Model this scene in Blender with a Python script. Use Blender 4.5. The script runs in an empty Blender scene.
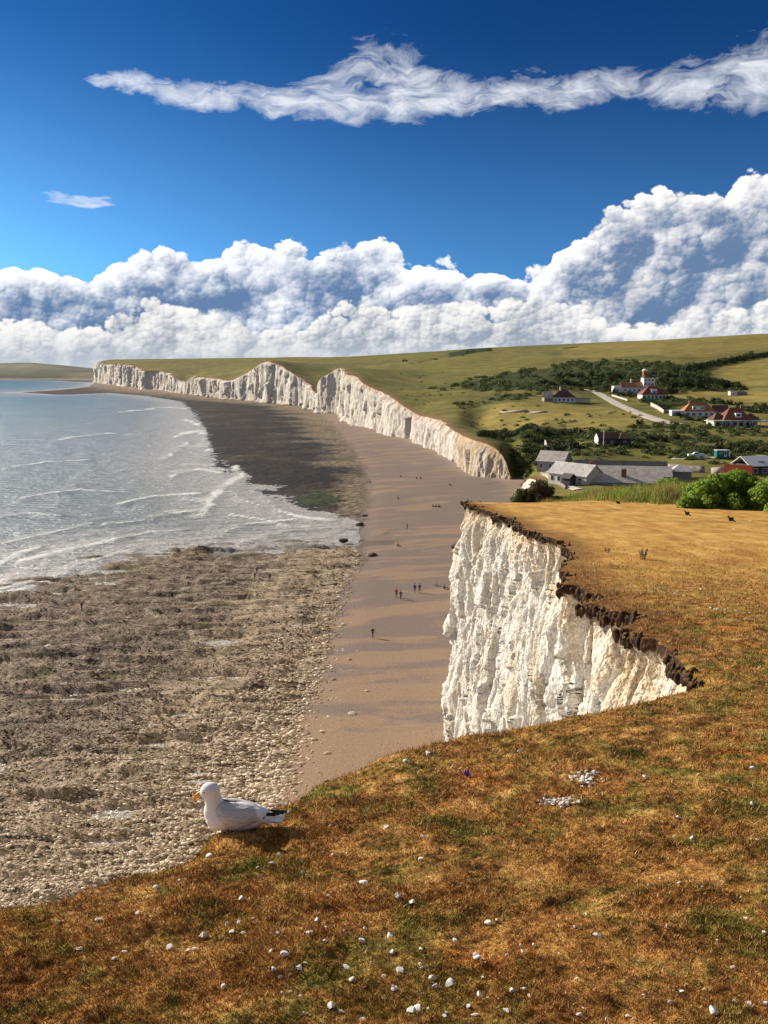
import bpy, bmesh, math, random
import numpy as np
from mathutils import Vector, Matrix
random.seed(7); RNG = np.random.default_rng(7)
SC = bpy.context.scene; COL = SC.collection
R = math.radians
# ---------------------------------------------------------------- camera model
F = 924.0; PITCH = R(8.62); CH = 42.0
CP, SP = math.cos(PITCH), math.sin(PITCH)
def ray(px, py):
    """x/Y and (z-CH)/Y of the sight line through a photo point"""
    dx = (np.asarray(px, float)-384)/F; dy = -(np.asarray(py, float)-512)/F
    k = CP+dy*SP
    return dx/k, (-SP+dy*CP)/k
def proj(x, y, z):
    dz = z-CH; d = y*CP-dz*SP; u = y*SP+dz*CP
    d = np.where(d < .1, .1, d)
    return 384+F*x/d, 512-F*u/d
def flat(px, py, z=0.0):
    a, s = ray(px, py); Y = (z-CH)/np.minimum(s, -1e-4)
    return a*Y, Y
# ---------------------------------------------------------------- numpy noise
def _h(ix, iy, iz, seed):
    h = (ix.astype(np.int64)*374761393+iy.astype(np.int64)*668265263+iz.astype(np.int64)*2147483647+seed*1274126177) & 0xffffffff
    h = ((h ^ (h >> 13))*1274126177) & 0xffffffff
    h = ((h ^ (h >> 16))*2246822519) & 0xffffffff
    return ((h ^ (h >> 15)) & 0xffffff)/float(0xffffff)
def vnoise(x, y, z=None, seed=0):
    x = np.asarray(x, float); y = np.asarray(y, float)
    if z is None:
        x0 = np.floor(x); y0 = np.floor(y); fx = x-x0; fy = y-y0
        fx = fx*fx*fx*(fx*(fx*6-15)+10); fy = fy*fy*fy*(fy*(fy*6-15)+10); zz = np.zeros_like(x0)
        a = _h(x0, y0, zz, seed); b = _h(x0+1, y0, zz, seed); c = _h(x0, y0+1, zz, seed); d = _h(x0+1, y0+1, zz, seed)
        return (a*(1-fx)+b*fx)*(1-fy)+(c*(1-fx)+d*fx)*fy
    z = np.asarray(z, float); z0 = np.floor(z); fz = z-z0; fz = fz*fz*(3-2*fz)
    x0 = np.floor(x); y0 = np.floor(y); fx = x-x0; fy = y-y0
    fx = fx*fx*(3-2*fx); fy = fy*fy*(3-2*fy); o = 0
    for k, w in ((0, 1-fz), (1, fz)):
        a = _h(x0, y0, z0+k, seed); b = _h(x0+1, y0, z0+k, seed); c = _h(x0, y0+1, z0+k, seed); d = _h(x0+1, y0+1, z0+k, seed)
        o = o+w*((a*(1-fx)+b*fx)*(1-fy)+(c*(1-fx)+d*fx)*fy)
    return o
def fbm(x, y, z=None, oct=4, seed=0, gain=.5, ridge=False):
    o = 0; A = 1; t = 0; k = 1.0
    for i in range(oct):
        n = vnoise(np.asarray(x)*k+i*17.3, np.asarray(y)*k+i*9.1, None if z is None else np.asarray(z)*k, seed+i)
        if ridge: n = 1-np.abs(2*n-1)
        o = o+A*n; t += A; A *= gain; k *= 2.03
    return o/t            # 0..1
def sstep(a, b, x):
    t = np.clip((x-a)/(b-a), 0, 1); return t*t*(3-2*t)
def sdpoly(x, y, P):
    """signed distance, positive inside"""
    P = np.asarray(P, float); n = len(P); d2 = np.full(np.shape(x), 1e18); ins = np.zeros(np.shape(x), bool)
    for i in range(n):
        ax, ay = P[i]; bx, by = P[(i+1) % n]; ex, ey = bx-ax, by-ay
        t = np.clip(((x-ax)*ex+(y-ay)*ey)/(ex*ex+ey*ey+1e-12), 0, 1)
        d2 = np.minimum(d2, (x-ax-t*ex)**2+(y-ay-t*ey)**2)
        c = ((ay > y) != (by > y))
        with np.errstate(divide='ignore', invalid='ignore'):
            xi = ax+(y-ay)*ex/(ey if ey != 0 else 1e-12)
        ins ^= c & (x < xi)
    d = np.sqrt(d2); return np.where(ins, d, -d)
def dline(x, y, P):
    d2 = np.full(np.shape(x), 1e18)
    for (ax, ay), (bx, by) in zip(P[:-1], P[1:]):
        ex, ey = bx-ax, by-ay
        t = np.clip(((x-ax)*ex+(y-ay)*ey)/(ex*ex+ey*ey+1e-12), 0, 1)
        d2 = np.minimum(d2, (x-ax-t*ex)**2+(y-ay-t*ey)**2)
    return np.sqrt(d2)
# ---------------------------------------------------------------- land shape
_pY = [-20, -6, 0, 4, 5.3, 8, 11.3, 15.4, 21, 27, 34, 42, 55, 71, 90, 120]
_pD = [.6, 1.0, 1.6, 2.5, 2.8, 3.35, 4.0, 4.6, 5.3, 6.0, 6.65, 7.35, 8.45, 9.7, 12.4, 18]
_gy = np.linspace(-20, 120, 2801); _gd = np.interp(_gy, _pY, _pD)
_k = np.exp(-np.linspace(-2, 2, 41)**2); _k /= _k.sum(); _gd[20:-20] = np.convolve(_gd, _k, 'same')[20:-20]
def drop(Y): return np.interp(Y, _gy, _gd)
def hitnear(px, py):
    a, s = ray(px, py)
    Y = np.linspace(1.5, 110, 40000); g = CH-drop(Y)-(CH+s*Y)
    i = int(np.argmax(g > 0)); return float(a*Y[i]), float(Y[i])
# cliff edge near the camera: x as a function of Y
_E = [(-60, -20), (-30, -12), (-16, -6), (-7.5, 0), (-3.4, 3.2)]
for p in ((2, 903), (60, 884), (120, 866), (190, 842), (235, 822), (262, 806), (290, 785), (330, 768), (385, 748), (445, 735), (520, 722), (600, 708), (655, 694)):
    _E.append(hitnear(*p))
_E.append((4.35, 12.0))
for p in ((690, 668), (672, 652), (655, 640), (640, 622), (600, 600), (572, 582), (566, 570), (577, 550), (560, 541), (530, 530), (512, 518), (490, 511), (472, 504), (464, 500)):
    _E.append(hitnear(*p))
_E = sorted(_E, key=lambda t: t[1])
_yl = _E[-1][1]
_E += [(7.6, _yl+3), (12, 92), (22, 130), (38, 200), (46, 280), (46, 330)]
FARB = [(475, 482), (450, 466), (424, 449), (395, 437), (366, 426), (343, 418), (321, 411.6), (295, 407), (269, 403), (250, 401.2), (229, 399.6), (210, 396.8), (189, 394.4), (165, 391.8), (143, 390), (123, 386.6), (110, 384.8), (97, 383.2)]
FART = [(513, 479), (507, 459), (481, 440), (447, 426), (418, 412), (401, 400), (372, 383), (358, 373), (349, 370), (332, 370), (326, 380), (318, 392), (309, 385), (292, 374), (278, 364), (266, 361), (252, 369), (232, 379), (220, 377), (205, 376), (192, 377), (189, 381), (178, 376), (166, 373), (146, 370), (134, 367.5), (126, 364), (117, 363.5), (109, 364), (100, 363), (97, 363)]
for p in FARB:
    x, y = flat(*p); _E.append((float(x), float(y)))
_E.append((-1500, 5200)); _E.append((-1700, 9000))
EX = np.array([e[0] for e in _E]); EY = np.array([e[1] for e in _E])
def xedge(Y):
    Y = np.asarray(Y, float); b = np.interp(Y, EY, EX)
    w = sstep(11.5, 14, Y)*(1-sstep(68, 78, Y))
    n = (fbm(Y*.9, 0*Y+3.3, oct=4, seed=11)-.5)*1.1*w + (vnoise(Y*3.1, 0*Y, seed=4)-.5)*.35*w
    n2 = (fbm(Y*2.2, 0*Y, oct=3, seed=3)-.5)*.22*(1-sstep(9, 11, Y))
    wf = sstep(340, 420, Y)
    n3 = wf*np.clip(Y/1300, 0, 1)*((fbm(Y/110., 0*Y, oct=3, seed=21)-.5)*44+(fbm(Y/22., 0*Y, oct=3, seed=22, ridge=True)-.5)*9)
    return b+n*sstep(13, 19, Y)+n2+n3
_C = []          # (a, lnY, s) controls of the downland
def ctl(px, py, Y): a, s = ray(px, py); _C.append((float(a), math.log(Y), float(s)))
def ctz(a, Y, z): _C.append((a, math.log(Y), (z-CH)/Y))
for a in (0.06, .25, .42, .7, 1.1):
    for Y in (60, 75): ctz(a, Y, CH-float(drop(Y)))
for a in (.1, .2, .3, .45, .7, 1.1):
    ctz(a, 90, 28.6); ctz(a, 130, 20.5); ctz(a, 180, 14.5 if a > .15 else 12)
for a in (.2, .3, .45, .7, 1.1): ctz(a, 250, 11.3)
ctz(.14, 245, 9); ctz(.16, 300, 8.5); ctl(524, 441, 354); ctl(524, 459, 342); ctl(524, 474, 334); ctl(545, 444, 352); ctl(545, 461, 335); ctl(542, 475, 305)
_fb = [flat(*p) for p in FARB]
_ba = np.array([.147]+[float(x/y) for x, y in _fb]); _by = np.array([330.]+[float(y) for x, y in _fb])
_ta, _ts = ray([p[0] for p in FART], [p[1] for p in FART])
for a, s in zip(_ta, _ts):
    a = min(a, .1465); Y = float(np.interp(-a, -_ba, _by)); _C.append((float(a), math.log(Y), float(s)))
for t in ((690, 457, 300), (768, 457, 300), (560, 462, 300), (597, 445, 330), (510, 441, 400), (560, 430, 400), (640, 428, 390), (735, 425, 400), (768, 425, 400), (680, 415, 440),
          (560, 403, 520), (500, 415, 480), (480, 424, 470), (650, 399, 560), (620, 402, 540), (600, 391, 640), (738, 395, 600), (768, 392, 600), (600, 374, 800), (660, 366, 850), (720, 372, 800), (768, 366, 850),
          (768, 350, 1150), (768, 334.5, 1600), (690, 338.5, 1650), (600, 342.5, 1700), (540, 345.5, 1750), (490, 348, 1850), (430, 352, 2000), (370, 355.5, 2200), (300, 357.5, 2500), (230, 358.5, 2900), (160, 359, 3600), (110, 360, 4200),
          (600, 355, 1150), (500, 362, 1150), (450, 374, 900), (500, 380, 750), (440, 392, 640), (420, 383, 760), (400, 368, 1100), (350, 363, 1500), (300, 362.5, 1900), (420, 360, 1350), (470, 402, 560), (460, 415, 480)):
    ctl(*t)
for Y, py in ((300, 457), (400, 425), (560, 398), (850, 366), (1150, 350), (1600, 334)):
    for px in (950, 1250): ctl(px, py, Y)
for px in (1250, 768, 600, 400, 250, 100): ctl(px, 372, 4500 if px > 260 else 6500); 
for px in (1250, 768, 400, 100): ctl(px, 376, 9000)
_C = np.array(_C)
_q, _i = np.unique(np.round(_C[:, :2], 3), axis=0, return_index=True); _C = _C[_i]
SCA = 5.0
def _tps(r2): return np.where(r2 > 1e-12, .5*r2*np.log(np.maximum(r2, 1e-12)), 0)
_P = np.stack([_C[:, 0]*SCA, _C[:, 1]], 1); _n = len(_P)
_K = _tps(((_P[:, None]-_P[None])**2).sum(-1))+np.eye(_n)*1e-4
_A = np.zeros((_n+3, _n+3)); _A[:_n, :_n] = _K; _A[:_n, _n] = 1; _A[:_n, _n+1:] = _P; _A[_n, :_n] = 1; _A[_n+1:, :_n] = _P.T
_W = np.linalg.solve(_A, np.concatenate([_C[:, 2], [0, 0, 0]]))
def sfar(a, lnY):
    sh = np.shape(a); u = (np.ravel(a)*SCA); v = np.ravel(lnY); o = _W[_n]+_W[_n+1]*u+_W[_n+2]*v
    for k in range(_n): o = o+_W[k]*_tps((u-_P[k, 0])**2+(v-_P[k, 1])**2)
    return o.reshape(sh)
def landz(x, Y):
    """height of the land surface"""
    x = np.asarray(x, float); Y = np.asarray(Y, float)
    zn = CH-drop(Y)
    m = Y > 62
    if np.any(m):
        Yf = np.maximum(Y, 60.); zf = CH+sfar(np.clip(x/Yf, -.45, 1.2), np.log(Yf))*Yf
        w = sstep(62, 80, Y); z = zn*(1-w)+zf*w
        z = z+sstep(150, 600, Y)*(fbm(x/160., Y/160., oct=3, seed=5)-.5)*3.0
    else: z = zn
    return z
def at(px, py, ymin=2.0, ymax=8000):
    """first land point on a sight line"""
    a, s = ray(px, py); Y = np.exp(np.linspace(math.log(ymin), math.log(ymax), 6000))
    g = landz(a*Y, Y)-(CH+s*Y); ok = (g > 0) & (a*Y > xedge(Y)-1)
    if not ok.any(): i = int(np.argmax(g))
    else: i = int(np.argmax(ok))
    return Vector((float(a*Y[i]), float(Y[i]), float(landz(a*Y[i], Y[i]))))
# ---------------------------------------------------------------- objects
def tag(o, label=None, cat=None, group=None, kind=None):
    if label: o['label'] = label
    if cat: o['category'] = cat
    if group: o['group'] = group
    if kind: o['kind'] = kind
    return o
def mk(name, V, Fc, mat=None, parent=None, smooth=False, attrs=None, cols=None, mi=None, tri=None):
    """mesh object from numpy: Fc is (n,3|4) array, tri optional extra triangles"""
    V = np.ascontiguousarray(V, np.float32); Fc = np.asarray(Fc, np.int32)
    me = bpy.data.meshes.new(name); k = Fc.shape[1]; nf = len(Fc)
    li = Fc.ravel(); ls = np.arange(nf)*k
    if tri is not None and len(tri):
        tri = np.asarray(tri, np.int32); ls = np.concatenate([ls, nf*k+np.arange(len(tri))*3]); li = np.concatenate([li, tri.ravel()]); nf += len(tri)
    me.vertices.add(len(V)); me.vertices.foreach_set('co', V.ravel())
    me.loops.add(len(li)); me.loops.foreach_set('vertex_index', li.astype(np.int32))
    me.polygons.add(nf); me.polygons.foreach_set('loop_start', ls.astype(np.int32))
    if smooth: me.polygons.foreach_set('use_smooth', np.ones(nf, bool))
    for m in (mat if isinstance(mat, (list, tuple)) else [mat]):
        if m: me.materials.append(m)
    if mi is not None: me.polygons.foreach_set('material_index', np.asarray(mi, np.int32))
    for nm, arr in (attrs or {}).items():
        at_ = me.attributes.new(nm, 'FLOAT', 'POINT'); at_.data.foreach_set('value', np.ascontiguousarray(arr, np.float32).ravel())
    me.update(calc_edges=True); me.validate()
    o = bpy.data.objects.new(name, me); COL.objects.link(o)
    if parent: o.parent = parent
    return o
def gridf(nr, nc):
    i = np.arange(nr-1)[:, None]*nc+np.arange(nc-1)[None]
    return np.stack([i, i+1, i+nc+1, i+nc], -1).reshape(-1, 4)
def empty(name, loc=(0, 0, 0), rz=0):
    o = bpy.data.objects.new(name, None); COL.objects.link(o); o.location = loc; o.rotation_euler = (0, 0, rz); o.empty_display_size = .3
    return o
def copy_tree(o, parent=None):
    c = o.copy(); COL.objects.link(c)
    if parent: c.parent = parent
    for ch in list(o.children): copy_tree(ch, c)
    return c
# ---------------------------------------------------------------- node helper
class N:
    def __init__(s, nt): s.nt = nt
    def new(s, t, **kw):
        n = s.nt.nodes.new(t)
        for k, v in kw.items(): setattr(n, k, v)
        return n
    def put(s, sock, v):
        if v is None: return
        if isinstance(v, bpy.types.NodeSocket): s.nt.links.new(v, sock)
        elif isinstance(v, (tuple, list)) and sock.type == 'RGBA' and len(v) == 3: sock.default_value = (*v, 1)
        else: sock.default_value = v
    def m(s, op, a, b=None, c=None, clamp=False):
        n = s.new('ShaderNodeMath', operation=op, use_clamp=clamp)
        for i, v in enumerate((a, b, c)): s.put(n.inputs[i], v)
        return n.outputs[0]
    def vm(s, op, a, b=None, sc=None):
        n = s.new('ShaderNodeVectorMath', operation=op); s.put(n.inputs[0], a)
        if b is not None: s.put(n.inputs[1], b)
        if sc is not None: s.put(n.inputs['Scale'], sc)
        return n.outputs['Value'] if op in ('LENGTH', 'DOT_PRODUCT') else n.outputs[0]
    def noise(s, v, scale=1., detail=4, rough=.5, dim='3D', dist=0, col=False, lac=2.0):
        n = s.new('ShaderNodeTexNoise', noise_dimensions=dim); s.put(n.inputs['Vector'], v)
        n.inputs['Scale'].default_value = scale; n.inputs['Detail'].default_value = detail; n.inputs['Roughness'].default_value = rough
        n.inputs['Distortion'].default_value = dist; n.inputs['Lacunarity'].default_value = lac
        return n.outputs['Color' if col else 'Fac']
    def vor(s, v, scale=1., feature='F1', dim='3D', detail=0, rough=.5, out='Distance', rand=1., lac=2.):
        n = s.new('ShaderNodeTexVoronoi', voronoi_dimensions=dim, feature=feature); s.put(n.inputs['Vector'], v)
        n.inputs['Scale'].default_value = scale; n.inputs['Randomness'].default_value = rand
        if 'Detail' in n.inputs: n.inputs['Detail'].default_value = detail; n.inputs['Roughness'].default_value = rough; n.inputs['Lacunarity'].default_value = lac
        return n.outputs[out]
    def ramp(s, f, stops, interp='LINEAR'):
        n = s.new('ShaderNodeValToRGB'); s.put(n.inputs[0], f); cr = n.color_ramp; cr.interpolation = interp
        while len(cr.elements) < len(stops): cr.elements.new(.5)
        for e, (p, c) in zip(cr.elements, stops):
            e.position = p; e.color = (c, c, c, 1) if isinstance(c, (int, float)) else (*c, 1)
        return n.outputs[0]
    def mix(s, f, a, b, mode='MIX'):
        n = s.new('ShaderNodeMix', data_type='RGBA', blend_type=mode); s.put(n.inputs[0], f); s.put(n.inputs[6], a); s.put(n.inputs[7], b); return n.outputs[2]
    def mixf(s, f, a, b):
        n = s.new('ShaderNodeMix', data_type='FLOAT'); s.put(n.inputs[0], f); s.put(n.inputs[2], a); s.put(n.inputs[3], b); return n.outputs[0]
    def mr(s, v, a, b, c=0., d=1., typ='SMOOTHSTEP'):
        n = s.new('ShaderNodeMapRange', interpolation_type=typ); s.put(n.inputs[0], v)
        for i, q in enumerate((a, b, c, d)): s.put(n.inputs[i+1], q)
        return n.outputs[0]
    def attr(s, name, out='Fac'): return s.new('ShaderNodeAttribute', attribute_name=name).outputs[out]
    def pos(s): return s.new('ShaderNodeNewGeometry').outputs['Position']
    def obj(s): return s.new('ShaderNodeTexCoord').outputs['Object']
    def sep(s, v): n = s.new('ShaderNodeSeparateXYZ'); s.put(n.inputs[0], v); return n.outputs
    def comb(s, x=0., y=0., z=0.):
        n = s.new('ShaderNodeCombineXYZ')
        for i, v in enumerate((x, y, z)): s.put(n.inputs[i], v)
        return n.outputs[0]
    def scl(s, v, k): return s.vm('MULTIPLY', v, k)
    def curve(s, f, pts):
        n = s.new('ShaderNodeFloatCurve'); s.put(n.inputs['Value'], f); c = n.mapping.curves[0]
        while len(c.points) < len(pts): c.points.new(.5, .5)
        for p, (a, b) in zip(c.points, pts): p.location = (a, b); p.handle_type = 'AUTO'
        n.mapping.use_clip = False; n.mapping.extend = 'HORIZONTAL'; n.mapping.update()
        return n.outputs[0]
    def bump(s, h, strength=.5, dist=.02, normal=None):
        n = s.new('ShaderNodeBump'); n.inputs['Strength'].default_value = strength; n.inputs['Distance'].default_value = dist
        s.put(n.inputs['Height'], h)
        if normal is not None: s.put(n.inputs['Normal'], normal)
        return n.outputs[0]
def mat(name, fn):
    m = bpy.data.materials.new(name); m.use_nodes = True; nt = m.node_tree
    b = nt.nodes['Principled BSDF']; n = N(nt); b.inputs['Specular IOR Level'].default_value = .25; b.inputs['Roughness'].default_value = .85
    fn(n, b); return m
def plain(name, col, rough=.8, var=.12, scale=3., bump=0, metal=0):
    def fn(n, b):
        P = n.obj(); f = n.noise(P, scale, 5, .6); c = n.mix(n.mr(f, .3, .7), tuple(x*(1-var) for x in col), tuple(min(1, x*(1+var)) for x in col))
        n.put(b.inputs['Base Color'], c); b.inputs['Roughness'].default_value = rough; b.inputs['Metallic'].default_value = metal
        if bump: n.put(b.inputs['Normal'], n.bump(n.noise(P, scale*6, 4), .6, bump))
    return mat(name, fn)
# ---------------------------------------------------------------- sun, sky, camera
SUN = Vector((-.80, .60, 0)).normalized(); SEL = R(24); SV = Vector((SUN.x*math.cos(SEL), SUN.y*math.cos(SEL), math.sin(SEL)))
cam = bpy.data.cameras.new('camera'); co = bpy.data.objects.new('camera', cam); COL.objects.link(co); SC.camera = co
co.location = (0, 0, CH); co.rotation_euler = (R(90)-PITCH, 0, 0)
cam.sensor_fit = 'VERTICAL'; cam.sensor_height = 36; cam.lens = F/1024*36; cam.clip_end = 90000; cam.clip_start = .1
sl = bpy.data.lights.new('sun', 'SUN'); so = bpy.data.objects.new('sun', sl); COL.objects.link(so)
sl.energy = 5.0; sl.angle = R(.53); sl.color = (1, .90, .76); so.rotation_euler = SV.to_track_quat('Z', 'Y').to_euler(); so.location = (-60, 40, 120)
W = bpy.data.worlds.new('World'); SC.world = W; W.use_nodes = True; wn = W.node_tree; wn.nodes.clear(); n = N(wn)
out = n.new('ShaderNodeOutputWorld'); bg = n.new('ShaderNodeBackground'); wn.links.new(bg.outputs[0], out.inputs[0])
D = n.new('ShaderNodeTexCoord').outputs['Generated']
dx, dy, dz = n.sep(D)
az = n.m('ARCTAN2', dx, dy); el = n.m('ARCSINE', dz)           # radians
AZ = n.m('MULTIPLY', az, 180/math.pi); EL = n.m('MULTIPLY', el, 180/math.pi)
# clear blue: the sky texture read a little higher than the sight line (deep, dry blue)
up = n.m('MULTIPLY_ADD', n.m('MAXIMUM', dz, 0.), 1.9, .10)
sv = n.vm('NORMALIZE', n.comb(dx, dy, up))
sky = n.new('ShaderNodeTexSky', sky_type='NISHITA'); sky.sun_disc = False; sky.sun_elevation = SEL; sky.sun_rotation = math.atan2(SUN.x, SUN.y)
sky.altitude = 0; sky.air_density = 1.0; sky.dust_density = .6; sky.ozone_density = 3.0
wn.links.new(sv, sky.inputs[0])
blue = n.mix(1., sky.outputs[0], n.mix(n.mr(EL, 3., 21.), n.mix(n.mr(AZ, 8., -26.), (.27, .58, .80), (.40, .86, 1.12)), n.mix(n.mr(AZ, 10., -26.), (.035, .19, .40), (.07, .32, .62))), 'MULTIPLY')
K = 6.9     # cloud white in the sky texture's units
f01 = n.m('MULTIPLY_ADD', AZ, 1/60., .5)                       # azimuth -30..30 -> 0..1
def azp(px, py):
    a, s = ray(px, py); return (math.degrees(math.atan(float(a)))/60+.5, math.degrees(math.atan(float(s)/math.sqrt(1+float(a)**2))))
def azcurve(pts, k=1/20.):
    q = [azp(*p) for p in pts]; q = [(0, q[0][1])]+q+[(1, q[-1][1])]
    return n.m('MULTIPLY', n.curve(f01, [(a, e*k) for a, e in q]), 1/k)
LX, LY = -.62, .78                                              # where light comes from, across the sky
P0 = n.comb(n.m('MULTIPLY', AZ, 1.), n.m('MULTIPLY', EL, 1.25), 0.)
def billow(P, scale, warp, off):
    Q0 = n.vm('ADD', P, off)
    wv = n.vm('SUBTRACT', n.noise(Q0, scale*2.2, 5, .6, dim='2D', col=True), (.5, .5, .5))
    Q = n.vm('ADD', Q0, n.vm('SCALE', wv, sc=warp))
    def H(q):
        o = None
        for sc_, w in ((scale, .52), (scale*2.1, .28), (scale*4.7, .13), (scale*11., .045)):
            d = n.vor(n.vm('ADD', q, (sc_*7.7, sc_*3.1, 0)), sc_, 'F1', '2D'); t = n.m('MULTIPLY', n.m('SUBTRACT', 1., n.m('MULTIPLY', n.m('MULTIPLY', d, d), 1.9)), w)
            o = t if o is None else n.m('ADD', o, t)
        return o
    return H(Q), H(n.vm('ADD', Q, (LX*.16, LY*.16, 0))), H(n.vm('ADD', Q, (LX*.75, LY*.75, 0)))
def bank(top, scale, warp, off, lit, shade, soft=.3, amp=2.4, shk=1.0, dk=.5, base=.8, lows=1.5):
    h0, h1, h2 = billow(P0, scale, warp, off)
    big = n.noise(n.vm('ADD', P0, off), .16, 3, .5, dim='2D')
    lim = n.m('ADD', top, n.m('MULTIPLY', n.m('SUBTRACT', big, .5), 1.6))
    below_ = n.m('SUBTRACT', lim, EL)
    e = n.m('ADD', n.m('MULTIPLY', below_, 1.3), n.m('MULTIPLY', n.m('SUBTRACT', h0, .62), amp))
    alpha = n.mr(e, 0., soft)
    slope = n.m('ADD', n.m('MULTIPLY', n.m('SUBTRACT', h0, h1), 1.6), n.m('MULTIPLY', n.m('SUBTRACT', h0, h2), .75))
    depth = n.mr(e, .0, 3.2)
    lo = n.noise(n.vm('ADD', P0, off), .30, 4, .55, dim='2D'); puffy = n.noise(n.vm('ADD', P0, off), 1.6, 5, .6, dim='2D')
    L = n.m('ADD', n.m('MULTIPLY_ADD', slope, shk, base), n.m('MULTIPLY', depth, -dk))
    L = n.m('ADD', L, n.m('MULTIPLY', n.m('SUBTRACT', lo, .5), lows)); L = n.m('ADD', L, n.m('MULTIPLY', n.m('SUBTRACT', puffy, .5), .6))
    c = n.mix(n.mr(L, -.62, 1.2), shade, lit)
    return alpha, c
def k(c, m=1.): return tuple(v*K*m for v in c)
TOPA = [(-90, 262), (0, 258), (40, 256), (90, 254), (150, 247), (200, 246), (240, 240), (270, 250), (300, 243), (340, 246), (385, 240), (430, 252), (475, 250), (520, 262), (560, 245), (600, 218), (650, 192), (700, 192), (740, 172), (780, 168), (900, 150)]
TOPB = [(-90, 330), (0, 318), (60, 322), (110, 318), (160, 296), (190, 300), (230, 318), (300, 322), (350, 300), (400, 306), (450, 300), (520, 304), (560, 300), (620, 318), (680, 318), (740, 306), (790, 300), (900, 290)]
aA, cA = bank(azcurve(TOPA), .36, .55, (31.3, 7.7, 0.), k((.97, .98, 1.0), 1.08), k((.12, .21, .38)), soft=.28, shk=1.1, dk=.85, base=.72, lows=2.0)
warmer = n.mr(AZ, 3., 16.)
cA = n.mix(n.m('MULTIPLY', warmer, .5), cA, n.mix(1., cA, (1.12, 1.0, .88), 'MULTIPLY'))
aB, cB = bank(azcurve(TOPB), .62, .35, (3.1, 42.7, 0.), k((1., .98, .95), .93), k((.27, .32, .41)), soft=.45, amp=1.9, shk=1.0, dk=.55, base=.68, lows=2.2)
# thin high cloud
def wisp(pts, wid, off, thr, stre=(.28, .75, 1), str_=1.):
    c = azcurve(pts); w = azcurve(wid, 1/20.)
    Q = n.vm('ADD', n.scl(P0, stre), off)
    wv = n.vm('SUBTRACT', n.noise(Q, .9, 4, .55, dim='2D', col=True), (.5, .5, .5))
    Q2 = n.vm('ADD', Q, n.vm('SCALE', wv, sc=1.5))
    f = n.noise(Q2, 1.5, 8, .62, dim='2D')
    d = n.m('DIVIDE', n.m('SUBTRACT', EL, c), n.m('MAXIMUM', n.m('SUBTRACT', w, 0.), .05))
    g = n.m('POWER', 2.718, n.m('MULTIPLY', n.m('MULTIPLY', d, d), -1.))
    return n.m('MULTIPLY', n.mr(n.m('MULTIPLY', n.m('ADD', f, .25), g), thr, thr+.5), str_)
def const(c): return c
def wcurve(pts):   # (px, width in degrees)
    q = [(azp(px, 100)[0], w/5) for px, w in pts]; q = [(0, q[0][1])]+q+[(1, q[-1][1])]
    return n.m('MULTIPLY', n.curve(f01, q), 5.)
def wisp2(cp, wp, off, thr, st, amt):
    """torn ice cloud: a long streak whose density is combed by warped noise"""
    c = azcurve(cp); w = wcurve(wp); Q = n.vm('ADD', n.scl(P0, st), off)
    w0 = n.vm('SUBTRACT', n.noise(Q, .35, 3, .5, dim='2D', col=True), (.5, .5, .5)); Qa = n.vm('ADD', Q, n.vm('SCALE', w0, sc=2.2))
    wv = n.vm('SUBTRACT', n.noise(Qa, 1.3, 5, .6, dim='2D', col=True), (.5, .5, .5)); Qw = n.vm('ADD', Qa, n.vm('SCALE', wv, sc=.9))
    f = n.m('ADD', n.m('MULTIPLY', n.noise(n.scl(Qw, (.5, 1.7, 1)), 1.6, 9, .62, dim='2D'), .5), n.m('MULTIPLY', n.noise(Qa, .75, 4, .55, dim='2D'), .5))
    d = n.m('DIVIDE', n.m('ADD', n.m('SUBTRACT', EL, c), n.m('MULTIPLY', n.m('SUBTRACT', n.noise(Q, .5, 4, .6, dim='2D'), .5), 1.6)), n.m('MAXIMUM', w, .02))
    up_ = n.m('GREATER_THAN', d, 0.); d = n.m('MULTIPLY', d, n.mixf(up_, 1.25, .8))               # sharper underneath, torn above
    g = n.m('MULTIPLY', n.m('POWER', 2.718, n.m('MULTIPLY', n.m('MULTIPLY', d, d), -1.)), n.mr(w, .03, .5))
    v = n.m('MULTIPLY', n.m('ADD', n.m('MULTIPLY_ADD', n.m('SUBTRACT', f, .5), 1.9, .46), n.m('MULTIPLY', g, .42)), n.m('POWER', g, .7))
    return n.m('MULTIPLY', n.mr(v, thr-.14, thr+.50, 0., 1., 'LINEAR'), amt)
w1 = wisp2([(60, 82), (110, 82), (160, 92), (220, 98), (290, 105), (345, 100), (400, 92), (440, 100), (480, 100), (560, 92), (640, 88), (700, 92), (768, 80), (850, 70)],
           [(60, 0.0), (90, .35), (150, .95), (220, 1.), (280, 1.1), (330, 1.7), (370, 2.9), (410, 2.5), (445, 1.5), (480, 1.2), (560, 1.3), (640, 1.2), (700, 2.0), (768, 2.5), (850, 2.2)], (5.2, 1.9, 0), .60, (.55, .8, 1), .80)
w2 = wisp2([(20, 196), (60, 199), (100, 201), (160, 189)], [(15, .0), (45, .30), (80, .36), (115, .26), (140, .0)], (1.2, 11.9, 0), .5, (.5, 1.6, 1), .95)
w3 = wisp2([(20, 183), (60, 183), (160, 187)], [(40, .0), (60, .22), (110, .2), (155, .2), (175, .0)], (7.2, 3.9, 0), .5, (.3, 1.6, 1), .6)
ww = n.m('MAXIMUM', n.m('MAXIMUM', w1, w2), w3)
c = n.mix(ww, blue, k((.93, .96, 1.0), .95))
c = n.mix(aA, c, cA); c = n.mix(aB, c, cB)
# pale air low over the horizon
c = n.mix(n.mr(EL, 3.0, -.2, 0., .85), c, k((.56, .62, .68), .9))
below = n.mr(EL, -.2, -1.5)
c = n.mix(below, c, k((.12, .16, .17)))
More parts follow.
